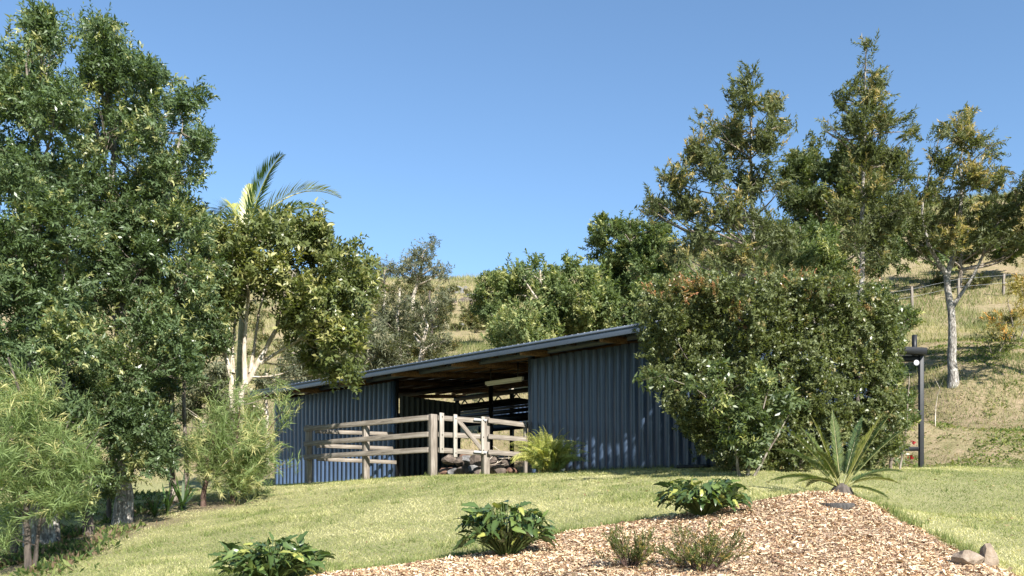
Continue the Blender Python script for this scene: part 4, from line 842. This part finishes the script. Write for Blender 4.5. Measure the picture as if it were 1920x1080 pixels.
# ------------------------------------------------------------------ far trees on the hill
def far_tree(name, label, px, D, poly, n, r, depth, style, ntw, seed, bark=BARK_GREY, tr=.16, fork=None, **k):
    lb = poly_lobes(r0, poly, n, r, D, depth); q = np.array(poly, float); top = q[:, 1].min()+25; mid = q.mean(0)
    tk = [(ground_trunk(px, D, [(px, (HOR-(G_(px, D)[2]-EYE)*F/D+mid[1])/2, D), (mid[0], mid[1], D), (mid[0], top, D)]), tr, .04)]
    for (fx, fy) in fork or (): tk.append(([P(px, mid[1]+60, D), P((px+fx)/2, mid[1]+20, D-.6), P(fx, fy, D-1)], tr*.5, .03))
    return make_tree(name, label, 'tree', G_(px, D), tk, lb, style, ntw, bark, seed, 'trees on the hill', limb_r=.06, limb_frac=.45, twig_share=.05, **k)
far_tree('spreading_tree', 'flat-topped spreading light green tree showing pale branches above the roof', 1060, 42, [(912,545),(930,505),(985,490),(1080,482),(1130,505),(1160,560),(1165,660),(920,670),(905,620),(940,580)], 70, 24, 2.6, 'faracacia', 2667, 140, BARK_PALE, fork=[(980,520),(1100,520),(1010,600),(1120,590)], shell=.4)
far_tree('rainforest_tree', 'tall rounded rich green tree rising above the hedge corner', 1185, 55, [(1096,450),(1120,415),(1165,390),(1215,395),(1255,430),(1268,520),(1262,640),(1140,640),(1120,520)], 70, 25, 3.2, 'far', 2948, 141, shell=.45)
far_tree('rainforest_tree', 'dark bushy tree tucked between the spreading tree and the feathery tree', 1240, 44, [(1170,520),(1220,470),(1290,480),(1340,470),(1350,560),(1340,660),(1170,660)], 34, 30, 2.2, 'far', 2106, 142, shell=.4)
far_tree('rainforest_tree', 'big domed dark tree on the hill crest behind the feathery trees', 1560, 52, [(1472,330),(1490,268),(1555,246),(1625,262),(1690,330),(1700,440),(1660,510),(1480,510),(1465,420)], 90, 25, 3.4, 'far', 3510, 143, shell=.45, over=dict(cols=((.026,.042,.015), (.09,.108,.042), (.15,.15,.058))))
far_tree('rainforest_tree', 'low dark tree filling the gap behind the pale feathery trunk', 1500, 38, [(1420,430),(1500,400),(1570,440),(1590,520),(1420,530)], 20, 28, 1.6, 'far', 1263, 144, shell=.4, over=dict(L=.18, W=.08))
far_tree('olive_scrub_tree', 'yellowish bushy tree just above the hedge top', 1530, 30, [(1450,470),(1500,450),(1570,462),(1590,540),(1450,540)], 16, 24, 1.2, 'faracacia', 870, 145, shell=.3, over=dict(L=.16, W=.05, tl=.45))
far_tree('rainforest_tree', 'broad dark tree mass behind the low-forked trunk high on the slope', 1800, 56, [(1655,440),(1700,385),(1760,400),(1830,385),(1930,375),(1990,420),(1970,490),(1820,500),(1680,500)], 46, 24, 2.4, 'far', 1500, 160, shell=.3)
far_tree('rainforest_tree', 'dark rounded tree low behind the pale feathery trunk and hedge', 1390, 50, [(1270,470),(1320,430),(1400,440),(1470,430),(1500,480),(1490,540),(1290,540)], 34, 24, 2.0, 'far', 1200, 161, shell=.3)
far_tree('spreading_tree', 'small bright shrub tree low beside the roof edge', 960, 36, [(905,600),(960,570),(1020,590),(1040,665),(910,665)], 12, 26, 1.2, 'faracacia', 589, 147, BARK_PALE, tr=.08, shell=.3, over=dict(L=.18, W=.07))
far_tree('dark_slope_tree', 'small dark tree at the left shoulder of the spreading tree', 925, 62, [(885,545),(905,510),(940,515),(945,600),(890,600)], 8, 20, 1.0, 'far', 365, 148, tr=.12)
# eucalypts
def euc(label, px, D, trunk, lobes, ntw, seed, bark=BARK_PALE, r=.2, **k):
    return make_tree('eucalypt', label, 'tree', G_(px, D), [(ground_trunk(px, D, [(x, y, D) for x, y in trunk]), r, .05)], px_lobes(r0, lobes, D, D*.03, 2, .3), 'euc', ntw, bark, seed, 'eucalypts on the hill', limb_r=.08, shell=0, twig_share=.15, **k)
euc('tall open eucalypt whose crown stands above the ridge line', 778, 72, [(776,640),(774,560),(785,520),(795,470)], [(790,480,26),(815,500,18),(765,495,20),(800,465,16),(830,510,12),(750,505,12),(785,520,22)], 330, 150, r=.26)
euc('smaller eucalypt crown on the ridge above the broadleaf tree', 722, 76, [(722,620),(720,540),(722,500)], [(720,500,18),(708,515,14),(738,505,12)], 120, 151)
euc('grey green eucalypt with forked white trunk low on the hill', 748, 54, [(748,660),(744,600),(750,540)], [(735,570,28),(760,560,26),(720,600,30),(765,610,28),(740,640,30),(700,610,30),(705,650,32),(770,650,24)], 640, 152)
euc('dark-trunked burnt looking eucalypt beside the grassy gap', 808, 58, [(808,640),(810,590),(806,545)], [(806,560,20),(822,580,20),(795,590,22),(826,620,18),(835,560,14)], 200, 153, BARK_DARK, .16)
euc('leaning pale-limbed eucalypt above the roof edge', 790, 50, [(792,640),(800,610),(790,575)], [(790,590,22),(775,620,22),(805,650,20),(830,640,16)], 150, 154)
euc('bushy eucalypt half hidden behind the broadleaf crown', 690, 46, [(692,700),(690,640)], [(690,640,34),(720,660,30),(660,660,34),(740,680,24),(700,690,26),(640,690,30)], 560, 155)
euc('thin eucalypt behind the palm and pale stems', 600, 48, [(600,700),(604,640)], [(600,660,36),(570,680,34),(630,690,34),(550,660,30),(600,620,26)], 420, 156)
euc('low olive scrub behind the grevillea bush', 500, 36, [(500,760),(500,700)], [(500,720,30),(470,760,30),(540,700,26),(400,740,40),(370,720,36),(350,770,34),(420,700,30)], 420, 157, r=.1, over=dict(L=.24, W=.07, tl=.6))
# scattered shrubs and rocks on the far slope
def hill_pt(px, py): return on_ground(px, py, 34, 125)
sl_ = ['low scrubby bush on the bare far slope']
rs = np.random.default_rng(9); TMP = {}
def scrub_mesh(seed):
    r = np.random.default_rng(seed); lb = np.c_[r.normal(0, .5, (6, 2)), r.uniform(.3, .9, 6), r.uniform(.35, .6, 6)]
    a, d, l, _ = crown_twigs(r, lb, 70, .5, .4, .1); tl, nl, Lf, Wf, al, dr, cols, newp, mat = STY['euc']
    V, c = sprays(r, a, d, l, 10, .3, .1, .9, .2, ((.045,.055,.022), (.14,.14,.055), (.25,.19,.1)), .25); return np_mesh('foliage', V, np.arange(len(V)).reshape(-1, 4), mat, c)
SM = [scrub_mesh(i) for i in range(4)]
def stem_mesh():
    g_ = Geo(); 
    for i in range(5): g_.tube(curve((0, 0, -.1), (rs.normal(0, .4), rs.normal(0, .4), rs.uniform(.4, .9)), 4, .05, rs), np.linspace(.03, .01, 4), 4)
    return np_mesh('stems', np.concatenate(g_.V), np.concatenate(g_.F), BARK_GREY)
STM = stem_mesh()
for i in range(92):
    px, py = (rs.uniform(700, 960), rs.uniform(532, 690)) if i < 66 else ((rs.uniform(1640, 1915), rs.uniform(455, 640)) if i < 74 else (rs.uniform(470, 720), rs.uniform(560, 700)))
    p = hill_pt(px, py); lg = ('low scrubby olive bush on the rocky slope above the shed roof', 'low scrub above the roof') if i < 66 else (('low olive bush in the straw grass behind the feathery trees', 'low scrub behind the feathery trees') if i < 74 else ('low olive bush on the slope behind the pale stems', 'low scrub behind the pale stems'))
    e = empty('scrub_bush', p, lg[0], 'bush', lg[1], rs.uniform(0, 6.28)); s = rs.uniform(.35, 1.1)*(.7 if px > 1600 else 1); e.scale = (s, s, s*rs.uniform(.7, 1.2))
    link('foliage', SM[i % 4], e); link('stems', STM, e)
for i in range(16):
    px, py = rs.uniform(840, 930), rs.uniform(538, 625); p = hill_pt(px, py); s = rs.uniform(.3, .9)
    o = rock_obj('outcrop_rock', p, (s*1.2, s, s*.7), ROCK_GR if i % 2 else ROCK_BR, 300+i); tag(o, 'grey outcrop rock on the far slope' if i % 2 else 'brown outcrop rock on the far slope', 'rock', 'grey rocks on the far slope' if i % 2 else 'brown rocks on the far slope')
# paddock fence on the hill
fp = []
for i, (px, py, lbl) in enumerate(((1711, 582, 'short grey paddock post beside the hedge top'), (1797, 562, 'grey paddock post just behind the mottled trunk'), (1881, 556, 'grey paddock post near the orange-leaved shrub'))):
    p = hill_pt(px, py); fp.append(p); hgt = (1.35, 1.25, 1.3)[i]
    o = Geo().beam((0, 0, -.3), (rs.normal(0, .05), 0, hgt), .15, .13, (1, 0, 0)).build('paddock_post', TIMBER_Z); bevel(o, .02); o.location = tuple(p); tag(o, lbl, 'fence post', 'paddock fence posts')
for z, l in ((1.2, 'top wire strung between the paddock posts'), (.75, 'lower wire strung between the paddock posts')):
    q = [fp[0]+np.array([-6, .5, z-.8])]+[p+np.array([0, -.08, z]) for p in fp]+[fp[2]+np.array([7, 1, z+1])]
    g_ = Geo(); g_.tube(np.array(q), .006, 4); o = g_.build('fence_wire', GALV); tag(o, l, 'wire')
